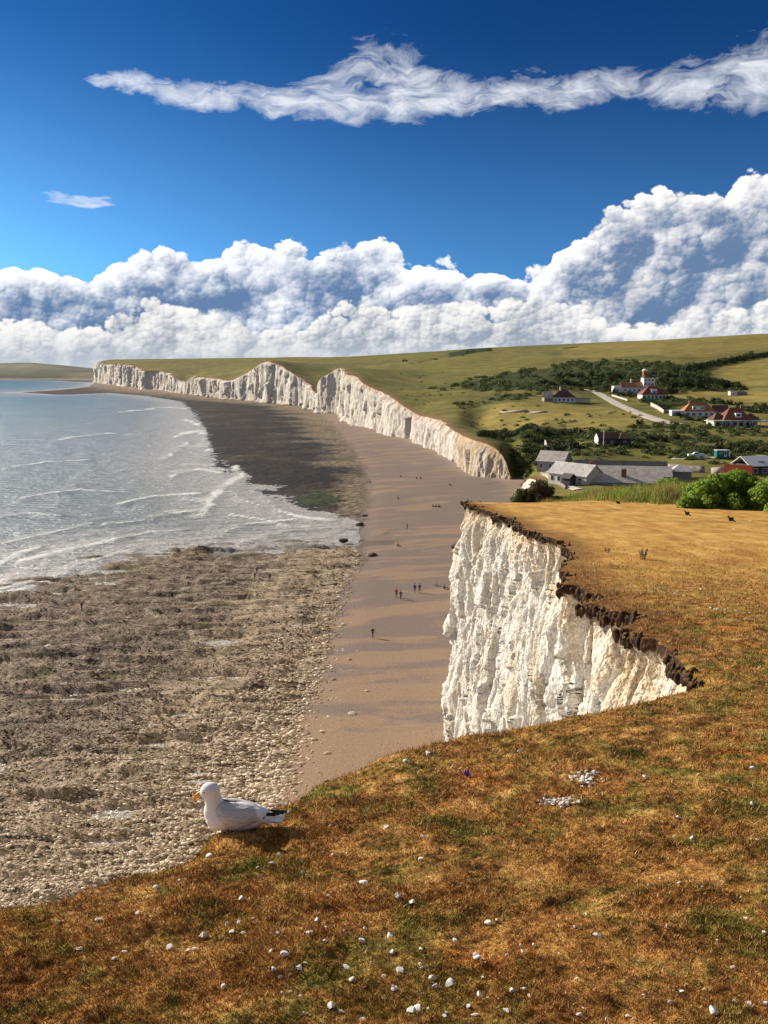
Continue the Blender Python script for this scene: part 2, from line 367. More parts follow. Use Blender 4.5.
# even pale grey overhead, unseen above the frame, added as neutral fill light
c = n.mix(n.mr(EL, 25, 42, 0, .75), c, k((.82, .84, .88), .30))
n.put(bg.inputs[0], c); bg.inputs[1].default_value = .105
W.cycles.sampling_method = 'MANUAL'; W.cycles.sample_map_resolution = 512
SC.view_settings.view_transform = 'Standard'; SC.view_settings.look = 'None'; SC.view_settings.gamma = 1; SC.view_settings.exposure = .6; SC.view_settings.use_curve_mapping = False
SC.cycles.max_bounces = 6; SC.cycles.diffuse_bounces = 3; SC.cycles.glossy_bounces = 3; SC.cycles.transparent_max_bounces = 8; SC.cycles.use_denoising = True
# ================================================================ materials of the ground
def f_turf(n, b, blade=False):
    P = n.pos(); X, Y, Z = n.sep(P)
    P2 = n.comb(X, Y, 0.)
    big = n.noise(P2, .55, 4, .55); med = n.noise(P2, 3.2, 5, .6); fine = n.noise(P2, 28, 4, .65); strk = n.noise(n.scl(P2, (1.1, .45, 1)), .9, 8, .75)
    t = n.m('ADD', n.m('MULTIPLY', n.noise(P2, 3.2, 8, .72), .62), n.m('MULTIPLY', fine, .38))
    if blade: t = n.m('ADD', n.m('MULTIPLY', t, .55), n.m('MULTIPLY', n.attr('rnd'), .45))
    near = n.ramp(t, [(.34, (.022, .012, .006)), (.42, (.14, .060, .017)), (.50, (.36, .165, .042)), (.59, (.58, .33, .10)), (.70, (.90, .68, .38))])
    green = n.ramp(t, [(.35, (.010, .012, .004)), (.44, (.065, .068, .012)), (.53, (.19, .165, .030)), (.67, (.48, .38, .11))])
    g = n.mr(n.m('ADD', n.m('MULTIPLY', n.noise(P2, 2.1, 7, .72, dist=.5), .68), n.m('MULTIPLY', big, .32)), .455, .60)
    g = n.m('MAXIMUM', g, n.mr(n.noise(P2, 9., 5, .7), .56, .66, 0, .65))
    near = n.mix(n.mr(n.noise(P2, .42, 4, .6), .56, .66, 0, .6), near, n.mix(1., near, (1.3, .92, .7), 'MULTIPLY'))
    g2 = n.m('MULTIPLY', g, n.mr(Y, 60, 20, .45, .9))
    c = n.mix(g2, near, green)
    far = n.ramp(n.m('ADD', n.m('MULTIPLY', strk, .7), n.m('MULTIPLY', fine, .3)), [(.32, (.20, .085, .022)), (.44, (.42, .215, .05)), (.55, (.62, .37, .10)), (.68, (.85, .60, .25))])
    w = n.mr(n.m('ADD', Y, n.m('MULTIPLY', n.m('SUBTRACT', big, .5), 26)), 17, 36, 0, .9)
    c = n.mix(w, c, far)
    olive = n.mr(n.noise(n.scl(P2, (.12, .4, 1)), 1., 4, .6), .55, .66, 0, .6)
    c = n.mix(n.m('MULTIPLY', w, olive), c, (.14, .12, .03))
    rdist = n.attr('edge'); 
    if not blade: c = n.mix(n.m('MULTIPLY', n.mr(rdist, 1.6, .1), n.mr(Y, 12, 16, 0, .75)), c, (.13, .052, .02))
    n.put(b.inputs['Base Color'], c); b.inputs['Roughness'].default_value = .95; b.inputs['Specular IOR Level'].default_value = .1
    if not blade: n.put(b.inputs['Normal'], n.bump(n.m('ADD', fine, n.noise(P2, 90, 3, .6)), .9, .012))
M_turf = mat('dry_turf', f_turf)
M_blade = mat('grass_blades', lambda n, b: f_turf(n, b, True))
def f_down(n, b):
    P = n.pos(); X, Y, Z = n.sep(P); P2 = n.comb(X, Y, 0.)
    a = n.noise(P2, .006, 5, .6); m_ = n.noise(P2, .05, 5, .65); f = n.noise(P2, .6, 5, .7)
    t = n.m('ADD', n.m('MULTIPLY', m_, .6), n.m('MULTIPLY', n.noise(P2, .25, 6, .75), .4))
    grn = n.ramp(t, [(.3, (.05, .052, .016)), (.5, (.13, .125, .034)), (.7, (.235, .21, .065))])
    dry = n.ramp(t, [(.3, (.19, .145, .035)), (.5, (.37, .28, .075)), (.7, (.50, .38, .13))])
    d = n.m('ADD', n.attr('dry'), n.m('MULTIPLY', n.m('SUBTRACT', n.m('ADD', n.m('MULTIPLY', a, .6), n.m('MULTIPLY', m_, .4)), .5), 1.6), clamp=True)
    c = n.mix(d, grn, dry)
    sc = n.m('ADD', n.attr('scrub'), n.m('MULTIPLY', n.m('SUBTRACT', n.noise(P2, .09, 5, .7), .5), 1.2))
    c = n.mix(n.mr(sc, .45, .6), c, n.mix(f, (.018, .028, .008), (.05, .065, .02)))
    c = n.mix(n.mr(n.attr('soil'), .2, .8), c, (.17, .10, .05))
    n.put(b.inputs['Base Color'], c); b.inputs['Roughness'].default_value = .95; b.inputs['Specular IOR Level'].default_value = .08
    n.put(b.inputs['Normal'], n.bump(n.m('ADD', n.m('MULTIPLY', f, .6), m_), .8, .6))
M_down = mat('downland_grass', f_down)
def f_chalk_near(n, b):
    P = n.pos(); d = n.attr('below')                   # metres below the lip
    stretch = n.scl(P, (1, 1, .28))
    big = n.noise(stretch, .5, 5, .6); med = n.noise(stretch, 2.2, 6, .65); fin = n.noise(P, 9, 5, .65); crumb = n.vor(P, 5.5, 'F1', detail=2, rough=.6)
    c = n.ramp(n.m('ADD', n.m('MULTIPLY', med, .6), n.m('MULTIPLY', fin, .4)), [(.31, (.40, .34, .26)), (.42, (.66, .60, .50)), (.53, (.82, .78, .70)), (.66, (.90, .88, .83))])
    st = n.mr(big, .5, .68, 0, .75); c = n.mix(st, c, (.66, .53, .36))
    gr = n.mr(n.noise(stretch, .9, 6, .7), .56, .68, 0, .6); c = n.mix(gr, c, (.44, .40, .34))
    tan = n.mr(n.m('ADD', d, n.m('MULTIPLY', n.m('SUBTRACT', n.noise(n.scl(P, (1, 1, .5)), 1.3, 5, .65), .5), -6.5)), 2.6, .1)
    c = n.mix(n.m('MULTIPLY', tan, .8), c, n.mix(n.mr(fin, .35, .62), (.36, .19, .07), (.82, .68, .46)))
    soil = n.mr(n.m('ADD', d, n.m('MULTIPLY', n.m('SUBTRACT', n.noise(P, 2.6, 4, .6), .5), -1.1)), .5, .2)
    c = n.mix(soil, c, n.mix(fin, (.022, .012, .007), (.10, .05, .025)))
    crk = n.vor(n.scl(P, (1, 1, .35)), .8, 'DISTANCE_TO_EDGE', detail=3, rough=.6)
    c = n.mix(n.mr(crk, .02, .0, 0, .4), c, (.2, .16, .12))
    n.put(b.inputs['Base Color'], c); b.inputs['Roughness'].default_value = .95; b.inputs['Specular IOR Level'].default_value = .12
    h = n.m('ADD', n.m('MULTIPLY', fin, .6), n.m('MULTIPLY', crumb, -.8)); h = n.m('ADD', h, n.m('MULTIPLY', med, .8))
    n.put(b.inputs['Normal'], n.bump(h, .85, .12))
M_chalk = mat('chalk_face', f_chalk_near)
def f_chalk_far(n, b):
    P = n.pos(); d = n.attr('below'); t_ = n.attr('frac')
    v = n.scl(P, (1, 1, .16)); med = n.noise(v, .16, 7, .7); fin = n.noise(v, 1.0, 5, .75); bed = n.noise(n.scl(P, (.05, .05, 1.6)), .35, 4, .6)
    c = n.ramp(n.m('ADD', n.m('MULTIPLY', med, .55), n.m('MULTIPLY', fin, .45)), [(.32, (.36, .31, .24)), (.45, (.58, .52, .43)), (.56, (.73, .68, .59)), (.70, (.84, .80, .73))])
    c = n.mix(n.mr(bed, .52, .62, 0, .3), c, (.42, .37, .31)); c = n.mix(n.mr(n.noise(n.scl(P, (1, 1, .5)), .022, 5, .65), .48, .62, 0, .5), c, n.mix(fin, (.36, .31, .26), (.62, .54, .44)))
    st = n.mr(n.m('ADD', d, n.m('MULTIPLY', n.m('SUBTRACT', n.noise(v, .25, 5, .65), .5), -22)), 3., -1)
    c = n.mix(n.m('MULTIPLY', st, .8), c, (.36, .22, .11))
    c = n.mix(n.m('MULTIPLY', n.mr(n.attr('endy'), .1, .9), n.mr(n.noise(v, .3, 6, .7), .35, .65, .1, 1)), c, n.mix(fin, (.36, .23, .12), (.66, .50, .33)))
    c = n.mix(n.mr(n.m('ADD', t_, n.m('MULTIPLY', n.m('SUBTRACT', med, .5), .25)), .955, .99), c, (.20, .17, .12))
    n.put(b.inputs['Base Color'], c); b.inputs['Roughness'].default_value = .95; b.inputs['Specular IOR Level'].default_value = .1
    n.put(b.inputs['Normal'], n.bump(n.m('ADD', med, n.m('MULTIPLY', fin, .6)), .9, 1.3))
M_chalk2 = mat('distant_chalk', f_chalk_far)
def f_beach(n, b):
    P = n.pos(); X, Y, Z = n.sep(P); P2 = n.comb(X, Y, 0.)
    sS = n.attr('shingle'); sW = n.attr('land'); pale = n.attr('pale'); reef = n.attr('reef'); grn = n.attr('weed')
    n1 = n.noise(P2, .08, 5, .65); n2 = n.noise(P2, .45, 5, .65); n3 = n.noise(P2, 2.6, 5, .7); n4 = n.noise(P2, 8., 4, .6)
    # shingle
    t = n.m('ADD', n.m('MULTIPLY', n3, .5), n.m('MULTIPLY', n4, .5))
    grey = n.ramp(t, [(.3, (.10, .072, .058)), (.5, (.19, .142, .118)), (.7, (.30, .235, .19))])
    tan = n.ramp(t, [(.3, (.17, .110, .068)), (.5, (.28, .188, .120)), (.7, (.39, .28, .185))])
    bandv = n.vm('ADD', n.scl(P2, (.020, .10, 1)), n.vm('SCALE', n.noise(P2, .02, 3, col=True), sc=1.8))
    bands = n.m('MULTIPLY_ADD', n.m('SUBTRACT', n.m('ADD', n.m('MULTIPLY', n.noise(bandv, 1.5, 5, .6), .7), n.m('MULTIPLY', n.noise(P2, .05, 4, .6), .3)), .5), 1.7, .5)
    br = n.m('ADD', bands, n.m('MULTIPLY', n.attr('warm'), .16))
    shin = n.mix(n.mr(br, .48, .62), grey, tan)
    shin = n.mix(n.mr(n.attr('foot'), 9., 0., 0, .35), shin, (.36, .29, .22))
    # wave-cut platform: weed-brown seawards, bare pale chalk landwards
    pt = n.m('ADD', n.m('MULTIPLY', n2, .45), n.m('MULTIPLY', n3, .55))
    dark = n.ramp(pt, [(.36, (.016, .011, .008)), (.45, (.12, .085, .060)), (.53, (.31, .235, .165)), (.66, (.58, .48, .36))])
    lite = n.ramp(pt, [(.36, (.05, .035, .02)), (.44, (.25, .18, .11)), (.55, (.50, .385, .26)), (.68, (.73, .61, .45))])
    pl = n.m('ADD', pale, n.m('MULTIPLY', n.m('SUBTRACT', n.m('ADD', n.m('MULTIPLY', n1, .6), n.m('MULTIPLY', n2, .4)), .5), 1.5))
    plat = n.mix(n.mr(pl, .25, .85), dark, lite)
    cr = n.noise(n.vm('ADD', n.scl(P2, (.13, 1.0, 1)), n.vm('SCALE', n.noise(P2, .12, 3, col=True), sc=2.5)), 1.1, 5, .65); plat = n.mix(n.mr(cr, .47, .39, 0, .8), plat, (.028, .020, .013))
    ol = n.mr(n.noise(P2, .14, 5, .6), .54, .66, 0, .55); plat = n.mix(ol, plat, n.mix(n3, (.05, .045, .015), (.17, .15, .06)))
    # distant reef
    n0 = n.noise(P2, .022, 7, .72); rf = n.ramp(n.m('ADD', n.m('MULTIPLY', n0, .6), n.m('MULTIPLY', n2, .4)), [(.38, (.005, .004, .004)), (.50, (.014, .010, .008)), (.58, (.060, .040, .028)), (.68, (.26, .20, .14))])
    rfl = n.mix(n.mr(n.m('ADD', n.attr('reefpale'), n.m('MULTIPLY', n.m('SUBTRACT', n0, .5), 2.4)), .25, 1.0), rf, n.mix(n.mr(n2, .3, .7), (.05, .036, .022), (.34, .26, .165)))
    g = n.mr(n.m('ADD', grn, n.m('MULTIPLY', n.m('SUBTRACT', n.noise(P2, .16, 6, .72), .5), 2.6)), .55, .75)
    rfl = n.mix(g, rfl, n.mix(n.mr(n2, .3, .7), (.006, .010, .004), (.055, .075, .02)))
    plat = n.mix(n.mr(reef, .3, .7), plat, rfl)
    # wet chalky flats by the water
    wetw = n.mr(n.m('ADD', n.attr('flats'), n.m('MULTIPLY', n.m('SUBTRACT', n.m('ADD', n.m('MULTIPLY', n1, .6), n.m('MULTIPLY', n2, .4)), .5), 2.2)), .35, .65)
    plat = n.mix(wetw, plat, n.mix(n3, (.20, .18, .155), (.33, .30, .26)))
    e = n.m('ADD', sS, n.m('MULTIPLY', n.m('SUBTRACT', n.m('ADD', n.m('MULTIPLY', n.noise(P2, .22, 5, .7), .7), n.m('MULTIPLY', n3, .3)), .5), n.attr('edgew')))
    k_ = n.mr(e, -.6, .6); c = n.mix(k_, plat, shin)
    pool = n.m('MULTIPLY', n.mr(n.noise(n.scl(P2, (.6, 1.4, 1)), .11, 4, .6), .775, .80), n.mr(e, 0, -3))
    c = n.mix(pool, c, (.12, .11, .10))
    wet = n.m('MULTIPLY', n.mr(sW, 14, 0), n.mr(Z, .5, .05))
    c = n.mix(n.m('MULTIPLY', wet, .45), c, n.mix(1., c, (.45, .45, .45), 'MULTIPLY'))
    n.put(b.inputs['Base Color'], c)
    n.put(b.inputs['Roughness'], n.m('SUBTRACT', n.mixf(pool, .95, .35), n.m('MULTIPLY', wet, .35)))
    b.inputs['Specular IOR Level'].default_value = .2
    hb = n.mixf(k_, n.m('ADD', n.m('MULTIPLY', n2, .5), n.m('MULTIPLY', n3, .4)), n.m('MULTIPLY', n4, .12))
    hb = n.mixf(pool, hb, .3)
    n.put(b.inputs['Normal'], n.bump(hb, .9, .7))
M_beach = mat('foreshore', f_beach)
def f_sea(n, b):
    P = n.pos(); X, Y, Z = n.sep(P); P2 = n.comb(X, Y, 0.)
    foam = n.attr('foam'); sh = n.attr('shore')
    fn = n.m('ADD', n.m('MULTIPLY', n.noise(P2, .35, 6, .7), .6), n.m('MULTIPLY', n.noise(P2, 1.6, 5, .7), .4))
    lace = n.vor(n.vm('ADD', P2, n.vm('SCALE', n.noise(P2, .3, 4, col=True), sc=5.)), .35, 'DISTANCE_TO_EDGE', detail=2)
    lc = n.m('MULTIPLY', n.mr(lace, .10, .0), n.mr(sh, 45, 2, 0, .8))
    fo = n.m('ADD', n.mr(n.m('MULTIPLY', foam, n.m('MULTIPLY_ADD', n.m('SUBTRACT', fn, .5), 3.2, .78)), .34, .72), n.m('MULTIPLY', lc, n.mr(fn, .48, .66)), clamp=True)
    deep = n.mix(n.mr(n.noise(P2, .006, 4, .6), .35, .65), (.06, .145, .145), (.12, .21, .195))
    shal = n.mix(n.mr(sh, 230, 25), deep, (.28, .29, .25)); shal = n.mix(n.mr(sh, 60, 6), shal, (.50, .46, .38))
    c = n.mix(fo, shal, (.80, .80, .78))
    n.put(b.inputs['Base Color'], c); n.put(b.inputs['Roughness'], n.mixf(fo, .26, .8)); b.inputs['Specular IOR Level'].default_value = .5; b.inputs['IOR'].default_value = 1.33
    r = n.m('ADD', n.m('MULTIPLY', n.noise(n.scl(P2, (.5, 1.5, 1)), .18, 5, .65), 3.4), n.m('MULTIPLY', n.noise(n.scl(P2, (.7, 1.3, 1)), .9, 4, .6), .7))
    n.put(b.inputs['Normal'], n.bump(n.m('ADD', r, n.m('MULTIPLY', fo, .2)), .9, 1.1))
M_sea = mat('sea_water', f_sea)

# ================================================================ land sheets
def land_rows(name, Ys, cols, xr, m, extra):
    """rows of constant Y from the cliff edge to the right"""
    xe = xedge(Ys); xR = xr(Ys)
    X = xe[:, None]+(xR-xe)[:, None]*cols[None]; Y = np.repeat(Ys[:, None], len(cols), 1)
    Z = landz(X, Y); A, Z = extra(X, Y, Z, X-xe[:, None])
    return mk(name, np.stack([X, Y, Z], -1).reshape(-1, 3), gridf(len(Ys), len(cols)), m, smooth=True, attrs=A)
HX, HY = -.97, 5.42
def turf_relief(X, Y, d):
    hump = .045*np.exp(-(((X-HX)/.42)**2+((Y-HY)/.22)**2))-.05*np.exp(-(((X-HX-.62)/.35)**2+((Y-HY+.38)/.3)**2))
    n1 = (fbm(X*.8, Y*.8, oct=3, seed=31)-.5)*.10*(1-sstep(30, 60, Y))
    n2 = (fbm(X*5, Y*5, oct=4, seed=32)-.5)*.085*(1-sstep(14, 40, Y))
    n3 = (fbm(X*26, Y*26, oct=2, seed=33)-.5)*.020*(1-sstep(6, 14, Y))
    roll = -.13*np.exp(-np.maximum(d, 0)/.14)*(1-.65*sstep(11, 14, Y))
    return hump+n1*sstep(0, 1, d)+n2+n3+roll*(1-sstep(60, 75, Y))
def ex_turf(X, Y, Z, d): return {'edge': d}, Z+turf_relief(X, Y, d)
ys = np.concatenate([np.linspace(-60, -4, 24)[:-1], np.linspace(-4, 2, 60)[:-1], np.exp(np.linspace(math.log(2), math.log(80), 760))])
cl = np.linspace(0, 1, 520)**1.35
tag(land_rows('clifftop_turf', ys, cl, lambda Y: 3.2+np.maximum(Y, 0)*.62+np.maximum(0, -Y)*.6+8*sstep(6, 30, Y), M_turf, ex_turf), kind='structure')
def tz(x, y):
    """height of the finished turf near the camera"""
    x = np.asarray(x, float); y = np.asarray(y, float); return landz(x, y)+turf_relief(x, y, x-xedge(y))

# zones of the downland, outlined where they lie
def zone(P, ymin=85):
    return [tuple(at(px, py, ymin)[:2]) for px, py in P]
SCRUB = [(zone([(455, 386), (500, 374), (566, 364), (604, 360), (640, 362), (675, 363), (705, 369), (714, 379), (742, 386), (746, 391), (700, 392), (667, 391), (645, 394), (607, 392), (574, 390), (547, 390), (517, 390), (480, 392)]), .62),
         (zone([(686, 366), (768, 351), (800, 346), (800, 350), (768, 356), (690, 371)]), .8),
         (zone([(484, 433), (562, 431), (630, 432), (641, 426), (675, 424), (705, 430), (720, 440), (690, 446), (640, 447), (612, 444), (560, 442), (500, 441)]), .55),
         (zone([(520, 452), (577, 447), (640, 447), (700, 449), (768, 441), (800, 440), (800, 450), (768, 453), (700, 461), (640, 453), (577, 456)]), .45),
         (zone([(641, 397), (690, 399), (720, 401), (725, 405), (700, 402), (690, 404), (664, 409), (641, 401)]), .8),
         (zone([(447, 353), (470, 348.5), (495, 347.5), (492, 351), (470, 354), (447, 358)], 1100), .8),
         (zone([(430, 388), (470, 379), (530, 372), (530, 377), (470, 384), (440, 391)]), .55),
         (zone([(455, 404), (480, 398), (545, 392), (545, 397), (500, 402), (460, 409)]), .55),
         (zone([(700, 418), (760, 428), (768, 432), (768, 437), (730, 436), (700, 428)]), .5),
         (zone([(560, 348), (580, 346), (582, 347), (562, 349.5)], 1100), .7),
         (zone([(400, 363), (440, 357), (442, 360), (404, 366)], 900), .5)]
DRY = [(zone([(470, 420), (490, 405), (560, 404), (620, 407), (650, 424), (620, 430), (560, 430), (490, 432)]), .55),
       (zone([(560, 346), (660, 339), (790, 334), (790, 345), (700, 358), (600, 358), (560, 358)], 700), .42),
       (zone([(714, 366), (790, 352), (790, 385), (740, 385), (716, 378)]), .45), (zone([(650, 388), (720, 390), (790, 392), (790, 402), (700, 400), (650, 396)]), .55),
       (zone([(705, 430), (720, 424), (790, 421), (790, 431), (730, 434)]), .6), (zone([(400, 362), (540, 352), (560, 358), (520, 366), (430, 376)], 500), .2)]
def ex_down(X, Y, Z, d):
    px, py = proj(X, Y, Z); sc = np.zeros(X.shape); dr = np.full(X.shape, .12)
    lw = np.maximum(Y, 60.)/F
    for P, v in SCRUB: sc = np.maximum(sc, v*sstep(-4, 4, sdpoly(X, Y, P)/lw*.5))
    for P, v in DRY: dr = np.maximum(dr, v*sstep(-6, 6, sdpoly(X, Y, P)/lw*.5))
    sc = np.where(Y < 240, .62*(1-sstep(170, 240, Y))*sstep(82, 95, Y), sc)
    lip = sstep(60, 0, d)*sstep(300, 400, Y)
    soil = (1-sstep(0, 3+.006*Y, d))*.9
    Z = Z-np.exp(-np.maximum(d, 0)/(1.5+.001*Y))*1.2*sstep(200, 400, Y)
    return {'scrub': sc, 'dry': dr+.0*lip, 'soil': soil, 'edge': d}, Z
ys2 = np.concatenate([np.exp(np.linspace(math.log(80), math.log(328), 220))[:-1], np.linspace(328, 354, 60)[:-1], np.exp(np.linspace(math.log(354), math.log(9000), 520))]); ys2[0] = 80
cl2 = np.concatenate([np.linspace(0, .12, 70)[:-1]**1, np.linspace(.12, 1, 330)])
tag(land_rows('downland', ys2, cl2, lambda Y: 3.2+Y*.72+8, M_down, ex_down), kind='structure')

# ================================================================ chalk cliffs
def wall(name, Ys, nv, m, disp, label, cat, foot, batter, lip):
    xe = xedge(Ys); zt = landz(xe+.02, Ys)+lip(xe, Ys)
    Ysm = Ys; k = 15; g = np.exp(-np.linspace(-2, 2, 2*k+1)**2); g /= g.sum()
    xs = np.convolve(np.pad(xe, k, 'edge'), g, 'valid'); ysm = np.convolve(np.pad(Ys, k, 'edge'), g, 'valid')
    tx = np.gradient(xs); ty = np.gradient(ysm); L = np.hypot(tx, ty)+1e-9; nx, ny = -ty/L, tx/L
    t = np.linspace(0, 1, nv)**1.25
    T = t[None]; H = (zt-foot(Ys))[:, None]; Z = zt[:, None]-T*H; B = T*H
    X = xe[:, None]+0*T; Y = Ys[:, None]+0*T
    off, dz = disp(X, Y, Z, B, batter)
    X = X+nx[:, None]*off; Y = Y+ny[:, None]*off; Z = Z+dz
    V = np.stack([X, Y, Z], -1).reshape(-1, 3)
    o = mk(name, V, gridf(len(Ys), nv)[:, ::-1], m, smooth=False, attrs={'below': B, 'frac': np.repeat(T, len(Ys), 0), 'endy': np.repeat((1-sstep(360, 440, Ys))[:, None], nv, 1)})
    return tag(o, label, cat)
def facets(s, z, ws, wz, seed, tilt):
    u, v = s/ws, z/wz; u0, v0 = np.floor(u), np.floor(v); best = np.full(u.shape, 1e9); out_ = np.zeros(u.shape); O = np.zeros_like(u0)
    for i in (-1, 0, 1):
        for j in (-1, 0, 1):
            cu, cv = u0+i, v0+j; a = _h(cu, cv, O, seed); b_ = _h(cu, cv, O, seed+1); x, y = u-(cu+a), v-(cv+b_); d = x*x+y*y; m_ = d < best
            val = (_h(cu, cv, O, seed+2)-.5)+tilt*((_h(cu, cv, O, seed+3)-.5)*x*2+(_h(cu, cv, O, seed+4)-.5)*y*2); out_ = np.where(m_, val, out_); best = np.where(m_, d, best)
    return out_
def disp_near(X, Y, Z, B, batter):
    s = Y*1.0
    f1 = (fbm(s*.22, Z*.05, X*0, oct=3, seed=41)-.5)*2.2
    f2 = (fbm(s*.7, Z*.20, X*0, oct=3, seed=42, ridge=True)-.5)*.6
    rg_m = .25+1.0*sstep(.42, .6, fbm(s*.16+Z*.05, Z*.12, oct=3, seed=49)); wrp = (fbm(s*.5, Z*.5, oct=2, seed=50)-.5)*2.5; f3 = (fbm(s*1.9+wrp, Z*1.1+wrp, X*0, oct=5, seed=43, gain=.55)-.5)*.20*rg_m
    f4 = (fbm(s*7, Z*6, X*0, oct=4, seed=44, gain=.6)-.5)*.15*rg_m
    blk = np.floor(fbm(s*.5+Z*.06, Z*.22, oct=2, seed=46)*7)/7*.9                       # broken slabs
    gul = -np.maximum(0, .13-np.abs(vnoise(s*.45, Z*.05, seed=47)-.5)*2)*4.0            # vertical clefts
    w = sstep(0, 2.5, B)
    und = -.20*sstep(.15, .45, B)*(1-sstep(.6, 1.6, B))
    rough = sstep(12, 16, Y)*.75+.25
    wz_ = (fbm(s*.8, Z*.4, oct=3, seed=57)-.5)*1.6; fc = facets(s+wz_, Z+wz_*2, 2.4, 7.5, 60, .9)*.75+facets(s+wz_*.7, Z+wz_, 1.0, 2.6, 70, .9)*.22
    return ((f1+blk*.6-.3+fc)*w*rough+f2*sstep(0, 1.4, B)*rough+f3*sstep(.1, .8, B)+f4*sstep(.02, .4, B)+gul*w*rough+und+batter*B), 0*B
near_y = np.concatenate([np.linspace(-60, 1, 60)[:-1], np.linspace(1, 11, 240)[:-1], np.exp(np.linspace(math.log(11), math.log(78), 1500))[:-1], np.linspace(78, 331, 250)])
w0 = wall('chalk_cliff', near_y, 430, M_chalk, disp_near, 'near white chalk cliff face below the brown turf, broken and stained orange at the top', 'cliff',
     lambda Y: np.where(Y > 300, .8, 1.2)+0*Y, .045, lambda x, y: turf_relief(x, y, 0*y+.001)*(1-sstep(60, 80, y)))
def disp_far(X, Y, Z, B, batter):
    s = Y-.35*X
    f1 = (fbm(s*.022, Z*.008, oct=3, seed=51)-.5)*22; f2 = (fbm(s*.09+Z*.01, Z*.02, oct=4, seed=52, ridge=True)-.5)*4.2+facets(s, Z, 14, 30, 80, 1.1)*3.0; f3 = (fbm(s*.5, Z*.25, oct=4, seed=53)-.5)*1.8
    w = sstep(0, 4, B)*sstep(331, 350, Y); tal = np.maximum(0, B-.90*np.max(B, 1, keepdims=True))*.9*vnoise(s*.04, 0*s, seed=54)
    ks = np.clip(Y/1100, .28, 1)
    return ((f1+f2)*ks+1)*w+f3*sstep(0, 1.5, B)+batter*B*.6+tal, 0*B
far_y = np.concatenate([np.linspace(331, 352, 80)[:-1], np.exp(np.linspace(math.log(352), math.log(4600), 1850))])
wall('chalk_cliff', far_y, 64, M_chalk2, disp_far, 'long line of distant white chalk cliffs with dipping grassy tops behind the beach', 'cliff',
     lambda Y: .6+0*Y, .10, lambda x, y: -1.2*sstep(200, 400, y))
# overhanging clods of turf and soil along the broken lip
def f_soil(n, b):
    P = n.pos(); f = n.noise(P, 7, 5, .7); c = n.ramp(f, [(.36, (.012, .007, .004)), (.5, (.055, .027, .013)), (.62, (.16, .08, .035))])
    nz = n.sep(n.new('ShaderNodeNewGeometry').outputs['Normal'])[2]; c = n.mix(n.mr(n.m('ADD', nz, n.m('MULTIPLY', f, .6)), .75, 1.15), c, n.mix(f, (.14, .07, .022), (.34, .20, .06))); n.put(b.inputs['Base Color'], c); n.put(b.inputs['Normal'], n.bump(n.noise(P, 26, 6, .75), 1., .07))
M_soil = mat('dark_soil', f_soil)
_ico = None
def icos(sub=2):
    bm = bmesh.new(); bmesh.ops.create_icosphere(bm, subdivisions=sub, radius=1); bm.verts.ensure_lookup_table()
    V = np.array([v.co[:] for v in bm.verts]); Fc = np.array([[v.index for v in f.verts] for f in bm.faces]); bm.free(); return V, Fc
def blobs(cen, size, rot, sub=1, rough=.25, seed=0):
    """many lumpy stones in one mesh"""
    V0, F0 = icos(sub); k = len(V0); m_ = len(cen); rg = np.random.default_rng(seed)
    V = V0[None]*(1+(rg.random((m_, k, 1))-.5)*2*rough); V = V*size[:, None, :]
    c, s = np.cos(rot)[:, None], np.sin(rot)[:, None]; x = V[..., 0]*c-V[..., 1]*s; y = V[..., 0]*s+V[..., 1]*c
    V = np.stack([x, y, V[..., 2]], -1)+cen[:, None, :]
    Fc = (F0[None]+np.arange(m_)[:, None, None]*k).reshape(-1, 3); return V.reshape(-1, 3), Fc, k
def soil_lip():
    rg = np.random.default_rng(5); cy = []; Y = 11.9
    while Y < 74:
        cy.append(Y); Y += rg.uniform(.014, .05)*(1+Y/40)
    Y = np.array(cy); keep = vnoise(Y*.45, 0*Y, seed=8) > .22; Y = Y[keep]
    x = xedge(Y)+rg.uniform(-.10, .05, len(Y)); z = tz(xedge(Y)+.05, Y)-rg.uniform(.07, .30, len(Y))
    r = rg.uniform(.022, .062, len(Y))*(1+Y/90); sz = np.stack([r*1.1, r*1.0, r*rg.uniform(1.0, 2.6, len(Y))], 1)
    V, Fc, k = blobs(np.stack([x, Y, z], 1), sz, rg.uniform(0, 6, len(Y)), 2, .16, 3)
    n_ = fbm(V[:, 0]*13, V[:, 1]*13, V[:, 2]*13, oct=4, seed=9, gain=.65)-.5; c = np.repeat(np.stack([x, Y, z], 1), k, 0)
    V = c+(V-c)*(1+n_[:, None]*1.7)
    tag(mk('soil_lip', V, Fc, M_soil, smooth=True), 'dark ragged clods of soil and dead turf along the broken edge of the near cliff', 'soil', kind='stuff')
soil_lip()
# ================================================================ foreshore and sea
SEA = [(-500, 820), (-200, 690), (0, 603), (30, 592), (70, 578), (130, 556), (200, 551), (270, 548), (345, 545), (354, 538), (353, 524), (330, 517), (300, 510), (275, 497), (262, 487), (225, 473), (207, 455), (203, 437), (195, 415), (182, 402), (150, 396.5), (110, 393), (60, 395), (20, 392.5), (60, 390), (88, 387), (95, 383), (60, 381), (0, 380.2), (-600, 379.5), (-1500, 380), (-1500, 900)]
SHI = [(200, 1000), (255, 850), (275, 790), (290, 750), (300, 715), (315, 680), (328, 640), (335, 610), (345, 585), (362, 565), (360, 550), (356, 532), (366, 505), (368, 480), (355, 455), (340, 435), (325, 418), (300, 407), (270, 403.5), (229, 400.4), (189, 395.3), (143, 391.3), (97, 384), (97, 382), (400, 381), (1500, 420), (1500, 1000)]
def polyw(P):
    x, y = flat([p[0] for p in P], [p[1] for p in P]); return list(zip(x.tolist(), y.tolist()))
SEAw, SHIw = polyw(SEA), polyw(SHI)
